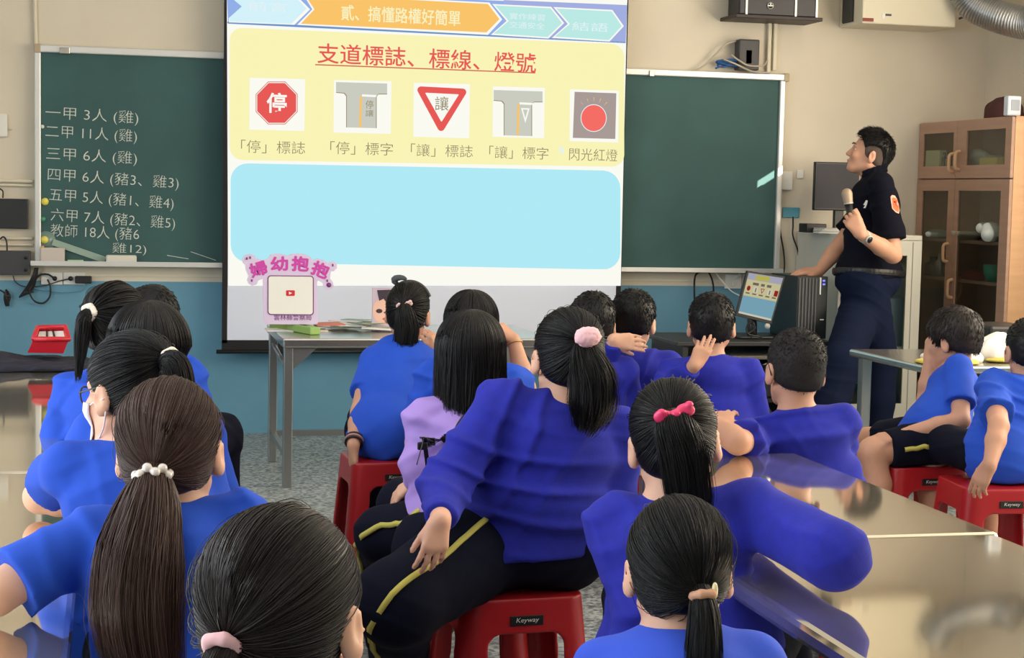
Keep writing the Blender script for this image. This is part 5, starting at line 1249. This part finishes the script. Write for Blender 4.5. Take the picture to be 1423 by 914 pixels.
for k, (px, y0_) in enumerate(((1300, 219), (1305, 217), (1310, 210), (1315, 213))): inside(px, y0_, 231, 3.4, 'jar', M('jar_%d' % k, [(200, 176, 124), (176, 164, 150), (120, 116, 110), (190, 176, 150)][k], .3), ['first small jar from the left behind the upper left cabinet pane', 'second small jar from the left behind the upper left cabinet pane', 'tall dark jar behind the upper left cabinet pane', 'rightmost jar behind the upper left cabinet pane'][k], 'jar', 'bottle', 0, CXF+.04)
inside(1347, 190, 216, 44, 'plastic_bag', M('grey_bag', (206, 210, 200), .35), 'crumpled grey plastic bag behind the upper right cabinet pane', 'bag', 'bag', 0, CXF+.14)
inside(1366, 217, 230, 24, 'yellow_folder', M('folder_yellow', (236, 214, 130), .6), 'yellowish folder below the grey bag in the upper right of the cabinet', 'folder', 'box', 0, CXF+.07)
inside(1286, 316, 328, 24, 'bag_of_parts', M('pale_parts', (206, 214, 210), .4), 'pile of pale plastic parts on the shelf behind the lower left pane', 'bag', 'bag', 1)
inside(1333, 318, 330, 22, 'tray', M('tray_grey', (170, 166, 150), .5), 'grey tray on the top shelf behind the lower right pane', 'tray', 'bowl', 1)
inside(1346, 302, 316, 18, 'instrument', M('green_black', (60, 100, 82), .5), 'dark green gadget behind the lower right pane', 'gadget', 'bag', 1, CXF+.18)
inside(1366, 304, 334, 22, 'plastic_bag', M('white_bag', (226, 232, 228), .35), 'white plastic bag on the top shelf behind the lower right pane', 'bag', 'bag', 1, CXF+.05)
inside(1372, 366, 389, 13, 'cup', M('teal_cup', (40, 158, 128), .4), 'teal cup on the middle shelf behind the lower right pane', 'cup', 'bowl', 2, CXF+.12)
inside(1340, 374, 387, 24, 'tray', M('red_tray', (120, 40, 36), .5), 'dark red tray on the middle shelf behind the lower right pane', 'tray', 'box', 2)
inside(1290, 360, 386, 12, 'bottle', M('dark_bottle', (60, 60, 60), .3), 'dark bottle on the middle shelf behind the lower left pane', 'bottle', 'bottle', 2)
inside(1302, 355, 386, 8, 'bottle', M('silver_bottle', (150, 150, 148), .3, .6), 'silver bottle on the middle shelf behind the lower left pane', 'bottle', 'bottle', 2)
inside(1338, 405, 440, 18, 'box', M('black_box', (34, 34, 38), .5), 'black box on the lower shelf behind the lower right pane', 'box', 'box', 3)
inside(1362, 420, 452, 24, 'box', M('olive_box', (150, 134, 60), .6), 'olive yellow box on the lower shelf behind the lower right pane', 'box', 'box', 3)
# on top of it
p = PX(1398, 160, x=CXF+.22)
F = Field(); F.ell((CXF+.22, PX(1395, 158, x=CXF+.22)[1], cz+.015), (.12, .12, .125)); F.plane((0, 0, cz+.001), (0, 0, -1)); F.disp = lambda x, y, z: .006*np.sin(40*x+3*np.sin(30*y))*np.sin(45*z+2*y)
tag(F.mesh('cloth_bag', M('maroon_bag', (64, 30, 28), .8), .008), 'dark maroon bag lying on top of the wooden cabinet', 'bag')
q = PX(1417, 150, y=cy0-.02); pn = MB().box((q[0], cy0+.06, cz+.058), (.085, .05, .112), .008).build('desk_clock', M('pale_blue_plastic', (206, 214, 226), .4)); tag(pn, 'pale square device with a grey display on top of the wooden cabinet', 'device')
MB().box((q[0]+.004, cy0+.034, cz+.062), (.052, .004, .06)).build('display', M('grey_lcd'), pn)

# ------------------------------------------------------------------ white cabinet
WF = 9.10
wx0 = PX(1108, 322, y=YW-.01)[0]; wx1 = min(PX(1282, 326, y=WF)[0], CXF-.02); wz = PX(1140, 323, y=9.5)[2]
WM = M('white_cabinet_paint', (206, 204, 194), .4); wc = empty('white_cabinet', ((wx0+wx1)/2, (WF+YW)/2, 0)); tag(wc, 'low white metal cabinet with a glass door behind the officer', 'cabinet')
mb = MB(); mb.span((wx0, WF+.022, .05), (wx0+.015, YW-.01, wz)); mb.span((wx1-.015, WF+.022, .05), (wx1, YW-.01, wz)); mb.span((wx0, WF, wz-.03), (wx1, YW-.01, wz), .003); mb.span((wx0, WF+.022, .05), (wx1, YW-.01, .08)); mb.span((wx0, YW-.03, .05), (wx1, YW-.01, wz)); mb.build('body', WM, wc)
MB().span((wx0+.01, WF+.03, 0), (wx1-.01, YW-.02, .05)).build('plinth', MAT['black'], wc)
xg0, xg1 = PX(1180, 520, y=WF)[0], PX(1254, 520, y=WF)[0]; zA, zB, zC = PX(1215, 561, y=WF)[2], PX(1215, 487, y=WF)[2], PX(1215, 482, y=WF)[2]; zT = wz-.12
mb = MB(); mb.span((wx0, WF, .055), (xg0, WF+.02, wz-.032)); mb.span((xg1, WF, .055), (wx1, WF+.02, wz-.032)); mb.span((xg0, WF, .055), (xg1, WF+.02, zA)); mb.span((xg0, WF, zT), (xg1, WF+.02, wz-.032))
d_ = mb.build('door', WM, wc); MB().span((xg0, WF+.008, zA), (xg1, WF+.012, zT)).build('pane', MAT['glass'], d_)
xk = PX(1265, 430, y=WF)[0]; MB().span((xk, WF-.003, .06), (xk+.004, WF, wz-.04)).build('door_seam', M('seam_grey', (150, 148, 140), .6), d_); MB().span((wx0+.01, WF-.003, .112), (wx1-.01, WF, .116)).build('door_seam', M('seam_grey'), d_)
MB().span((wx0+.02, WF+.03, zB), (wx1-.02, YW-.03, zC)).build('shelf', WM, wc)
tag(MB().box((PX(1243, 455, y=9.25)[0]-.02, 9.3, zC+.001+.14), (.13, .22, .28), .01).build('storage_bin', M('blue_grey_bin', (150, 168, 188), .5)), 'blue grey bin behind the white cabinet pane', 'bin')
tag(MB().box((PX(1215, 540, y=9.3)[0], 9.35, .081+.11), (.24, .2, .22), .01).build('box', MAT['black']), 'black box on the bottom of the white cabinet', 'box')
# on top: monitor, box, papers
yM = 9.42; p = PX(1131, 292, y=yM); q = PX(1191, 226, y=yM)
mo = empty('monitor', (q[0]-.2, yM, wz)); tag(mo, 'switched-off black monitor on top of the white cabinet', 'monitor')
mx1 = q[0]+.02
MB().span((p[0], yM, p[2]), (mx1, yM+.035, q[2]), .006).build('housing', MAT['black'], mo)
MB().span((p[0]+.012, yM-.002, p[2]+.014), (mx1-.012, yM+.001, q[2]-.012)).build('screen', M('dark_screen', (52, 50, 58), .5, spec=.3), mo)
xs = (p[0]+mx1)/2+.03
mb = MB(); mb.span((xs-.03, yM+.02, wz+.012), (xs+.03, yM+.05, p[2]+.05), .004); mb.span((xs-.11, yM-.05, wz+.001), (xs+.11, yM+.12, wz+.014), .004); mb.build('stand', MAT['black'], mo)
p = PX(1119, 320, y=9.4); tag(MB().box((p[0]+.06, 9.43, wz+.028), (.13, .12, .054), .005).build('cable_box', MAT['black']), 'small black box on the white cabinet left of the papers', 'box')
for k in range(4): p = PX(1152+k*1.5, 320, y=9.3); tag(MB().box((p[0], 9.29+k*.008, wz+.004+k*.008), (.17, .12, .006), .001, rot=Matrix.Rotation(.1*k-.15, 3, 'Z')).build('paper_stack', M('grey_paper', (200, 200, 196), .8) if k % 2 else MAT['paper']), ['lowest', 'second lowest', 'second highest', 'topmost'][k]+' booklet in the pile on the white cabinet', 'booklet', 'booklets on the white cabinet')

# ------------------------------------------------------------------ computer desk
DY0, DY1 = 8.55, 9.15; dz = PX(1100, 468, y=8.85)[2]
dx0, dx1 = PX(941, 467, y=DY0)[0], PX(1160, 470, y=DY0)[0]
DM = M('desk_black', (34, 32, 34), .4)
dk = empty('computer_desk', ((dx0+dx1)/2, (DY0+DY1)/2, 0)); tag(dk, 'dark computer desk with shelves below the front wall, right of the screen', 'desk')
MB().span((dx0, DY0, dz-.025), (dx1, DY1, dz), .004).build('desktop', DM, dk)
MB().span((dx0+.20, DY0-.03, dz-.095), (dx1-.1, DY0+.3, dz-.075), .003).build('keyboard_tray', M('tray_steel', (96, 92, 86), .4, .5), dk)
for xx in (dx0+.06, dx1-.08): MB().span((xx-.015, DY0+.03, 0), (xx+.015, DY1-.03, dz-.025)).build('leg', DM, dk)
MB().span((dx0+.08, DY1-.08, .12), (dx1-.1, DY1-.06, dz-.05)).build('back_panel', DM, dk); MB().span((dx0+.06, DY0+.05, .30), (dx1-.08, DY1-.05, .32)).build('shelf', DM, dk)
for k, px in enumerate((1030, 1062)): p = PX(px, 520, y=8.8); tag(MB().box((p[0], 8.8, .321+.09), (.10, .25, .18), .006).build('game_box' if 0 else 'equipment_box', M('grey_equipment', (52, 52, 56), .4)), ['left dark equipment box on the shelf under the computer desk', 'right dark equipment box on the shelf under the computer desk'][k], 'equipment box')
p = PX(1048, 474.5, z=dz-.07); tag(MB().lathe((p[0], DY0+.04, dz-.074), [(.05, 0), (.055, .006), (.045, .012)], 20).build('paper_plate', M('cream_disc', (214, 206, 180), .6)), 'small cream disc on the keyboard tray', 'disc')
# tilted computer monitor
MY = 8.72; A0, A1, A2, A3 = PX(1039, 376, y=MY), PX(1091, 384, y=MY-.02), PX(1072, 450, y=MY-.03), PX(1023, 438, y=MY-.01)
cm = empty('computer_monitor', ((A0[0]+A1[0])/2, MY+.05, dz)); tag(cm, 'tilted computer monitor on the dark desk repeating the slide', 'monitor')
nrm = unit(np.cross(A1-A0, A3-A0)); nrm = nrm if nrm[1] < 0 else -nrm
MB().prism([A0, A1, A2, A3], -nrm*.035).build('housing', MAT['black'], cm)
def mp(u, v, o=.002): return (A0*(1-u)+A1*u)*(1-v)+(A3*(1-u)+A2*u)*v+nrm*o
mcol = dict(bg=(214, 206, 160), cyan=(128, 176, 196), head=(178, 178, 196), yel=(196, 190, 96), txt=(120, 112, 96), red=(160, 40, 40), white=(220, 216, 196))
MMs = [glow('monitor_'+k, v, .88) for k, v in mcol.items()]; mk = {k: i for i, k in enumerate(mcol)}
mb = MB(); mq = lambda u0, v0, u1, v1, c, o: mb.add([mp(u0, v0, o), mp(u1, v0, o), mp(u1, v1, o), mp(u0, v1, o)], [[0, 3, 2, 1]], mk[c])
mq(.04, .04, .96, .94, 'bg', .001); mq(.04, .04, .96, .18, 'head', .0015); mq(.25, .06, .62, .17, 'yel', .002); mq(.04, .54, .96, .90, 'cyan', .0015); mq(.04, .90, .96, .94, 'white', .0015)
for a_, w_ in ((.22, .16), (.44, .10), (.60, .12)): mq(a_, .23, a_+w_, .285, 'txt', .002)
for k in range(5): mq(.09+.18*k, .46, .20+.18*k, .49, 'txt', .002)
mb.add([mp(.14+.05*math.cos(rad(45*k+22)), .37+.06*math.sin(rad(45*k+22)), .002) for k in range(8)], [list(range(8))[::-1]], mk['red']); mb.add([mp(.46, .33, .002), mp(.57, .33, .002), mp(.515, .44, .002)], [[2, 1, 0]], mk['red']); mb.add([mp(.485, .345, .0025), mp(.545, .345, .0025), mp(.515, .405, .0025)], [[2, 1, 0]], mk['white'])
for u in (.28, .66): mq(u, .32, u+.11, .44, 'white', .002); mq(u+.04, .34, u+.07, .43, 'txt', .0025)
mq(.84, .32, .94, .44, 'red', .002); mb.build('screen_picture', MMs, cm)['label'] = 'lit screen picture with the slide'
ms = (A2+A3)/2; mb = MB(); mb.tube([ms-nrm*.05+UZ*.05, D(ms[0]+.02, MY+.05, dz+.05), D(ms[0]+.02, MY+.05, dz+.005)], .028, 10); mb.box((ms[0]+.02, MY+.06, dz+.008), (.20, .16, .014), .005); mb.build('stand', MAT['black'], cm)
q = PX(1066, 453, y=MY-.04); MB().tube([q, q+WN*.006], .016, 16).build('knob', M('knob_grey', (170, 170, 166), .4), cm)
tag(MB().tube(bez([PX(1045, 470, y=8.62), PX(1037, 458, y=8.65), PX(1042, 448, y=8.7), PX(1050, 456, y=8.65), PX(1040, 464, y=8.6), PX(1058, 468, y=8.62)], 40), .005, 6).build('cable', MAT['black']), 'tangle of black cable under the tilted computer monitor', 'cable')
# computer tower
TY = 8.70; t0, t1 = PX(1108, 385, y=TY), PX(1151, 386, y=TY); tz1 = PX(1128, 384, y=TY)[2]
tw = empty('computer_tower', ((t0[0]+t1[0])/2, TY+.2, dz)); tag(tw, 'black computer tower with vertical ribs and blue lights under the officer\'s hand', 'computer')
tb = PX(1086, 384, y=TY+.42)[0]
MB().span((t0[0], TY, dz+.001), (t1[0], TY+.38, tz1), .006).build('case', M('tower_teal_black', (26, 34, 36), .4), tw)
mb = MB(); wrib = (t1[0]-t0[0])
for k in range(6): x_ = t0[0]+.012+k*wrib*.105; mb.span((x_, TY-.006, dz+.02), (x_+.006, TY+.001, tz1-.01))
mb.build('ribs', M('rib_grey', (92, 92, 98), .35), tw)
MB().span((t0[0]+wrib*.72, TY-.008, tz1-.10), (t0[0]+wrib*.76, TY, tz1-.006)).build('silver_bar', MAT['alu'], tw)
mb = MB()
for py in (390, 395): p = PX(1145, py, y=TY-.004); mb.box(p, (.012, .006, .009))
mb.build('power_light', glow('blue_led', (120, 120, 255), 2.0), tw)['label'] = 'two lit blue indicator lights'
MB().box(PX(1142, 444, y=TY-.003), (.022, .006, .005)).build('drive_button', MAT['white'], tw)

# ------------------------------------------------------------------ steel front table
TZ = .715; fx0, fy0, fy1, fx1 = .785, 7.90, 8.75, 2.10
ft = empty('steel_table', ((fx0+fx1)/2, (fy0+fy1)/2, 0)); tag(ft, 'stainless steel table in front of the screen with papers on it', 'table')
mb = MB(); mb.span((fx0, fy0, TZ-.045), (fx1, fy1, TZ), .008); mb.build('tabletop', MAT['steel'], ft)
for xx in (fx0+.03, fx1-.03):
    for yy in (fy0+.045, fy1-.045): MB().span((xx-.022, yy-.022, 0), (xx+.022, yy+.022, TZ-.045), .004).build('leg', MAT['legsteel'], ft)
for xx in (fx0+.03, fx1-.03): MB().span((xx-.012, fy0+.06, .135), (xx+.012, fy1-.06, .165)).build('side_rail', MAT['legsteel'], ft)
MB().span((fx0+.05, fy1-.06, .135), (fx1-.05, fy1-.035, .165)).build('back_rail', MAT['legsteel'], ft)
MB().tube([(fx0+.03, fy0+.06, TZ-.16), (fx0+.03, fy1-.08, TZ-.10)], .012, 8).build('brace', MAT['legsteel'], ft)
for xx, sg in ((fx0+.052, 1), (fx1-.052, -1)): MB().prism([(xx, fy0+.03, TZ-.046), (xx+sg*.115, fy0+.03, TZ-.046), (xx, fy0+.03, TZ-.15)], (0, .006, 0)).build('gusset', MAT['legsteel'], ft)
# standing sign with the purple lettering
GY = 8.25
def gp(px, py, o=0.): return PX(px, py, y=GY-o)
sg_ = empty('standing_sign', gp(405, 449)); tag(sg_, 'lilac cut-out sign with magenta lettering standing on the steel table', 'sign')
sx = lambda a, b: (320+a*.1531, 330+b*.1531)
outl = [(110, 190), (130, 160), (180, 148), (225, 165), (235, 190), (300, 205), (345, 190), (365, 155), (420, 145), (470, 150), (520, 165), (560, 148), (620, 142), (690, 155), (730, 180), (745, 205), (790, 190), (850, 205), (890, 225), (940, 215), (970, 240), (968, 280), (940, 305), (915, 310), (905, 370), (930, 400), (940, 440), (920, 470), (880, 475), (850, 455), (840, 415), (800, 390), (788, 400), (790, 560), (800, 760), (790, 786), (600, 788), (330, 786), (305, 760), (300, 560), (296, 375), (255, 390), (240, 425), (200, 437), (165, 420), (152, 385), (165, 350), (140, 290), (135, 250), (112, 225)]
pts = [gp(*sx(a, b)) for a, b in outl]
MB().prism(pts, (0, .008, 0)).build('panel', M('lilac_board', (214, 196, 226), .6), sg_)
mb = MB()
for s_, (a, b), ang, w_, h_ in (('婦', (255, 285), .30, 150, 125), ('幼', (445, 238), .04, 150, 125), ('抱', (635, 238), -.04, 150, 130), ('抱', (818, 292), -.36, 150, 130)):
    c = gp(*sx(a, b), .0015); k_ = .1531/FOC*GY*1.02; U = D(math.cos(ang), 0, math.sin(ang)); V = D(-math.sin(ang), 0, math.cos(ang)); [put_text(mb, s_, c-U*(w_*k_/2+.0022*dx)-V*(h_*k_/2+.0022*dy)-WN*.0002*q_, U, V, w_*k_, h_*k_, 0, .012) for q_, (dx, dy) in enumerate(((0, 0), (1, 0), (-1, 0), (0, 1), (0, -1)))]
mb.build('lettering', M('magenta_ink', (204, 66, 170), .6), sg_)['label'] = 'magenta heading characters'
mb = MB(); fr_ = lambda m, r0: [gp(*sx(x_, y_), .002+m*.001) for x_, y_ in rrect(338+m*9, 342+m*9, 758-m*9, 702-m*9, r0, .01)]
mb.add(fr_(0, 30), [list(range(28))[::-1]], 0); mb.add(fr_(1, 24), [list(range(28))[::-1]], 1)
lp = lambda a, b, o: gp(*sx(a, b), o)
mb.add([lp(*q_, .004) for q_ in rrect(506, 478, 586, 530, 10, 0)], [list(range(28))[::-1]], 2); mb.add([lp(532, 490, .005), lp(532, 518, .005), lp(562, 504, .005)], [[0, 1, 2]], 1)
mb.build('framed_panel', [M('plum_ink', (122, 54, 122), .6), MAT['paper'], M('play_red', (206, 36, 50), .6)], sg_)['label'] = 'white panel in a plum frame with a red play badge'
mb = MB(); a = lp(395, 750, .0015); b_ = lp(735, 750, .0015); put_text(mb, '雲林縣警察局', a-UZ*.0, WX, UZ, b_[0]-a[0], .030, 0, .004); mb.build('small_text', M('plum_ink'), sg_)
for (a, b) in ((150, 190), (180, 182), (930, 250), (195, 390), (880, 392)): MB().box(lp(a, b, .001), (.008, .002, .012)).build('dash_mark', M('plum_ink'), sg_)
MB().tube([lp(895, 430, .0), lp(895, 430, .003)], .012, 10).build('heart_mark', M('plum_ink'), sg_)
MB().prism([gp(372, 451, -.02)*D(1, 1, 0)+UZ*(TZ+.001), gp(456, 451, -.02)*D(1, 1, 0)+UZ*(TZ+.001), gp(456, 451, -.02)*D(1, 1, 0)+UZ*(TZ+.006), gp(372, 451, -.02)*D(1, 1, 0)+UZ*(TZ+.006)], (0, .16, 0)).build('foot', MAT['paper'], sg_)
# green boxes, papers, photo board
for k, (px, py, rz) in enumerate(((405, 459, -.42), (421, 462, -.30))):
    p = PX(px, py, z=TZ); tag(MB().box((p[0]+.0, p[1], TZ+.019), (.055, .33-.05*k, .036), .005, rot=Matrix.Rotation(rz*-1.1, 3, 'Z')).build('green_box', M('green_carton', (128, 158, 82), .6) if k == 0 else M('green_carton2', (142, 176, 96), .6)), ['left long green carton on the left end of the steel table', 'right long green carton on the left end of the steel table'][k], 'carton', 'green cartons')
rr3 = np.random.default_rng(3)
spots = [(452, 452), (462, 448), (474, 450), (486, 446), (498, 449), (508, 452), (520, 449), (530, 454), (470, 457), (484, 459), (497, 458), (511, 459), (524, 460), (538, 459), (456, 459), (545, 455)]
colr = [(226, 226, 222), (190, 200, 186), (214, 208, 204), (150, 168, 150), (232, 230, 226), (176, 176, 172), (206, 110, 84), (216, 220, 214)]
where = ['left rear', 'left', 'rear', 'middle rear', 'middle', 'right middle', 'right', 'far right']
for k, (px, py) in enumerate(spots):
    p = PX(px, py, z=TZ); h_ = TZ+.004+.0075*(k % 4)+.002*k*.5
    o = MB().box((p[0], max(min(p[1], fy1-.08), fy0+.07), h_), (.15, .105, .004), .001, rot=Matrix.Rotation(rr3.uniform(-.6, .6), 3, 'Z')@Matrix.Rotation(rr3.uniform(-.10, .10), 3, 'X')@Matrix.Rotation(rr3.uniform(-.1, .1), 3, 'Y')).build('leaflet', M('leaf_%d' % (k % 8), colr[k % 8], .6)); tag(o, ['printed leaflet in the loose heap on the steel table', 'orange leaflet in the loose heap on the steel table'][int(k % 8 == 6)], 'leaflet', 'leaflets on the steel table')
PYB = 8.35; a, b_ = PX(517, 452, y=PYB), PX(560, 400, y=PYB)
pb = empty('photo_board', ((a[0]+b_[0])/2, PYB, TZ)); tag(pb, 'upright photo board with a printed face, half behind the girl with the headband', 'poster')
MB().span((a[0], PYB, TZ+.001), (b_[0], PYB+.012, b_[2])).build('board', M('photo_ground', (196, 178, 196), .5), pb)
mb = MB(); pp = lambda x_, y_, o: PX(x_, y_, y=PYB-o)
el_ = lambda cx_, cy_, rx, ry, o: [pp(cx_+rx*math.cos(rad(20*k)), cy_+ry*math.sin(rad(20*k)), o) for k in range(18)]
mb.add(el_(533, 432, 15, 19, .001), [list(range(18))[::-1]], 0); mb.add([pp(524, 403, .0015), pp(553, 402, .0015), pp(555, 428, .0015), pp(540, 424, .0015), pp(533, 415, .0015), pp(527, 418, .0015)], [[0, 5, 4, 3, 2, 1]], 1)
mb.add(el_(527, 432, 4.5, 3, .002), [list(range(18))[::-1]], 1); mb.add(el_(541, 433, 4, 3, .002), [list(range(18))[::-1]], 1); mb.add(el_(535, 443, 3.5, 1.8, .002), [list(range(18))[::-1]], 2)
mb.build('printed_face', [M('print_skin', (228, 184, 166), .5), M('print_dark', (58, 48, 62), .5), M('print_red', (200, 84, 96), .5)], pb)

# ------------------------------------------------------------------ pupils' steel tables
SZ = .72
def student_table(x0, x1, y0, y1, label, legs=True):
    o = empty('student_table', ((x0+x1)/2, (y0+y1)/2, 0)); tag(o, label, 'table')
    MB().span((x0, y0, SZ-.04), (x1, y1, SZ), .012).build('tabletop', MAT['top'], o)
    for xx in (x0+.05, x1-.05):
        for yy in (y0+.06, y1-.06): MB().span((xx-.018, yy-.018, 0), (xx+.018, yy+.018, SZ-.04), .003).build('leg', MAT['legsteel'], o)
    for xx in (x0+.05, x1-.05): MB().span((xx-.012, y0+.08, .12), (xx+.012, y1-.08, .15)).build('side_rail', MAT['legsteel'], o)
    return o
student_table(1.115, 1.83, 1.5, 3.185, 'near right steel table with the elbow of the girl with the pink clip on it')
student_table(1.345, 1.845, 3.195, 4.30, 'far right steel table beyond the seam, boy with glasses at its end')
student_table(-.93, -.13, 4.2, 6.91, 'far left steel table with the red box and dark cloth on it')
student_table(-.93, -.06, 1.45, 4.19, 'near left steel table under the bare elbows of two girls')
# red box and dark cloth on the left table
a = PX(67, 490, z=SZ+.02); R_ = Matrix.Rotation(.10, 3, 'Z')
bx_ = empty('red_box', a); tag(bx_, 'open red plastic box tipped on its side on the far left table', 'box')
BYr = 6.55; bp = lambda px, py, y_: PX(px, py, y=y_)
front = [bp(37, 489, BYr), bp(88, 491, BYr), bp(97, 462, BYr+.02), bp(90, 453, BYr+.03), bp(48, 455, BYr+.03)]
rim = [bp(46, 470, BYr), bp(97, 471, BYr), bp(97.5, 461, BYr+.12), bp(91, 453.5, BYr+.16), bp(52, 455, BYr+.16)]
mb = MB(); bot = [D(p[0], p[1], max(p[2], SZ+.012)) for p in (bp(38, 490, BYr), bp(88, 491, BYr))]
lo = [bot[0], bot[1], bot[1]+D(.0, .16, 0), bot[0]+D(.0, .16, 0)]; hi = [bp(47, 471, BYr-.02), bp(96, 471, BYr-.02), bp(91, 454, BYr+.13), bp(52, 455, BYr+.13)]
mb.add(lo+hi, [[3, 2, 1, 0], [0, 1, 5, 4], [1, 2, 6, 5], [2, 3, 7, 6], [3, 0, 4, 7]]); o = mb.build('shell', M('red_plastic', (190, 28, 44), .4), bx_); so = o.modifiers.new('s', 'SOLIDIFY'); so.thickness = .008
MB().tube(hi+[hi[0]], .010, 8).build('rim', M('red_plastic'), bx_)
lin_ = [hi[i]*.86+sum(hi)/4*.14-UZ*.012 for i in range(4)]; MB().add(lin_, [[0, 1, 2, 3]]).build('lining', MAT['paper'], bx_)
for k in (.35, .62): MB().tube([lin_[0]*(1-k)+lin_[1]*k+UZ*.004, lin_[3]*(1-k*.9)+lin_[2]*k*.9+UZ*.004], .004, 6).build('strap', MAT['black'], bx_)
F = Field(); 
for px, py, r_ in ((-20, 486, .05), (5, 484, .045), (20, 492, .03), (50, 494, .02), (85, 495, .018), (102, 494, .014)):
    p = PX(px, py, z=SZ+.01); F.ell((p[0], 6.62, SZ+.004), (.13, .20, r_), None, .03)
F.plane((0, 0, SZ+.002), (0, 0, -1)); F.disp = lambda x, y, z: .005*np.sin(50*x+4*np.sin(20*y))*np.sin(40*y)
tag(F.mesh('dark_cloth', M('dark_cloth', (26, 28, 44), .9), .01), 'dark navy jacket spread over the far left table under the red box', 'jacket')
# right-hand table behind the boys
ry0, ry1, rx0 = 6.70, 7.5, PX(1251, 511, y=6.95)[0]
rt2 = empty('side_table', (rx0+.5, 7.1, 0)); tag(rt2, 'steel edged table behind the sideways boy, white cap and cloths on it', 'table')
rz = PX(1251, 509, y=ry0)[2]
mb = MB(); mb.span((rx0, ry0, rz-.035), (RW-.4, ry1, rz), .010); mb.build('tabletop', MAT['steel'], rt2)
for xx in (rx0+.06, RW-.46):
    for yy in (ry0+.06, ry1-.06): MB().span((xx-.025, yy-.025, 0), (xx+.025, yy+.025, rz-.035), .004).build('leg', MAT['legsteel'], rt2)
MB().prism([(rx0+.09, ry0+.05, rz-.036), (rx0+.17, ry0+.05, rz-.036), (rx0+.09, ry0+.05, rz-.13)], (0, .006, 0)).build('gusset', MAT['legsteel'], rt2)
def crumple(name, pxs, m_, label, cat, y_, z0, seed, h_=.03, amp=.008):
    F = Field(); r_ = np.random.default_rng(seed)
    for px, w_ in pxs:
        p = PX(px, 490, y=y_); F.ell((p[0], y_, z0+h_*.5), (w_, .10, h_*r_.uniform(.7, 1.2)), None, .03)
    F.plane((0, 0, z0+.001), (0, 0, -1)); F.disp = lambda x, y, z: amp*np.sin(34*x+5*np.sin(22*y+seed))*np.sin(30*y+6*z)
    return tag(F.mesh(name, m_, .007), label, cat)
crumple('cloth', [(1300, .06), (1318, .07), (1340, .08)], M('cloth_white', (226, 222, 214), .85), 'white cloth on the side table left of the boy raising his hand', 'cloth', 6.9, rz, 3, .035)
crumple('mat', [(1300, .09), (1330, .10)], M('yellow_mat', (196, 178, 84), .8), 'yellow cloth edge under the white cloth on the side table', 'cloth', 6.82, rz, 5, .014, .002)
crumple('cap', [(1372, .06), (1388, .075), (1400, .06)], M('cap_white', (234, 230, 226), .85), 'crumpled white cap with a yellow brim lying on the side table', 'cap', 6.95, rz, 8, .075, .010)
p = PX(1398, 505, y=6.84); F = Field(); F.ell((p[0], 6.85, rz+.012), (.10, .05, .011)); F.plane((0, 0, rz+.001), (0, 0, -1)); tag(F.mesh('brim_cloth', M('yellow_mat'), .006), 'yellow brim in front of the white cap', 'cloth')
p, q = PX(1374, 500, y=7.2), PX(1440, 453, y=7.2); pr = MB().span((p[0], 7.2, rz+.001), (q[0], 7.48, q[2]), .015).build('printer', MAT['black']); tag(pr, 'black boxy appliance on the side table at the right edge', 'appliance')
MB().span((p[0]+.02, 7.195, rz+.05), (q[0]-.02, 7.201, q[2]-.03), .002).build('front_panel', M('gloss_black', (14, 14, 16), .15), pr)
# yellow bag and bin under it
p = PX(1362, 618, y=7.6); tag(MB().box((p[0]+.04, 7.75, .13), (.22, .2, .26), .02).build('waste_bin', M('tan_bin', (196, 172, 110), .6)), 'tan bin on the floor between the two boys at the right', 'bin')
F = Field(); F.ell((p[0]+.04, 7.75, .30), (.13, .11, .05)); F.plane((0, 0, .262), (0, 0, -1)); F.disp = lambda x, y, z: .008*np.sin(40*x)*np.sin(36*y+9*z); tag(F.mesh('plastic_bag', M('lime_bag', (214, 222, 84), .5), .008), 'lime yellow plastic bag on top of the tan bin', 'bag')

# ------------------------------------------------------------------ where the stools stand
def under(pos, rz, who): stool(pos, rz, 'red plastic stool under '+who)
under(seat(548, 643), .05, 'the girl with the headband by the steel front table')
under(seat(727, 832), .06, 'the large pupil with the fluffy pink scrunchie')
under(seat(1295, 650), .02, 'the boy sitting sideways in striped shorts')
under(seat(1412, 680), -.1, 'the boy cut off by the right edge')
for k, (who, rz) in {14: ('the girl with the hot pink hair clip', .1), 11: ('the boy clasping the back of his neck', .05), 12: ('the boy before the dark computer desk', 0.), 8: ('the girl in the lilac top', -.2), 7: ('the long-haired girl raising her forearm', 0.), 13: ('the boy with glasses at the right table', 0.), 2: ('the girl in glasses and mask at the left table', .1), 1: ('the girl with the long brown ponytail', .05), 0: ('the nearest girl at the bottom left', .0), 3: ('the short-haired child behind the masked girl', .0), 4: ('the girl whose ponytail hangs left', .1), 5: ('the half hidden child at the far end of the left table', 0.), 10: ('the mostly hidden boy at the screen corner', 0.), 15: ('the girl at the bottom edge with the gold-button tie', 0.)}.items():
    p = human.seats[k]; under((p[0], p[1], 0), rz, who)
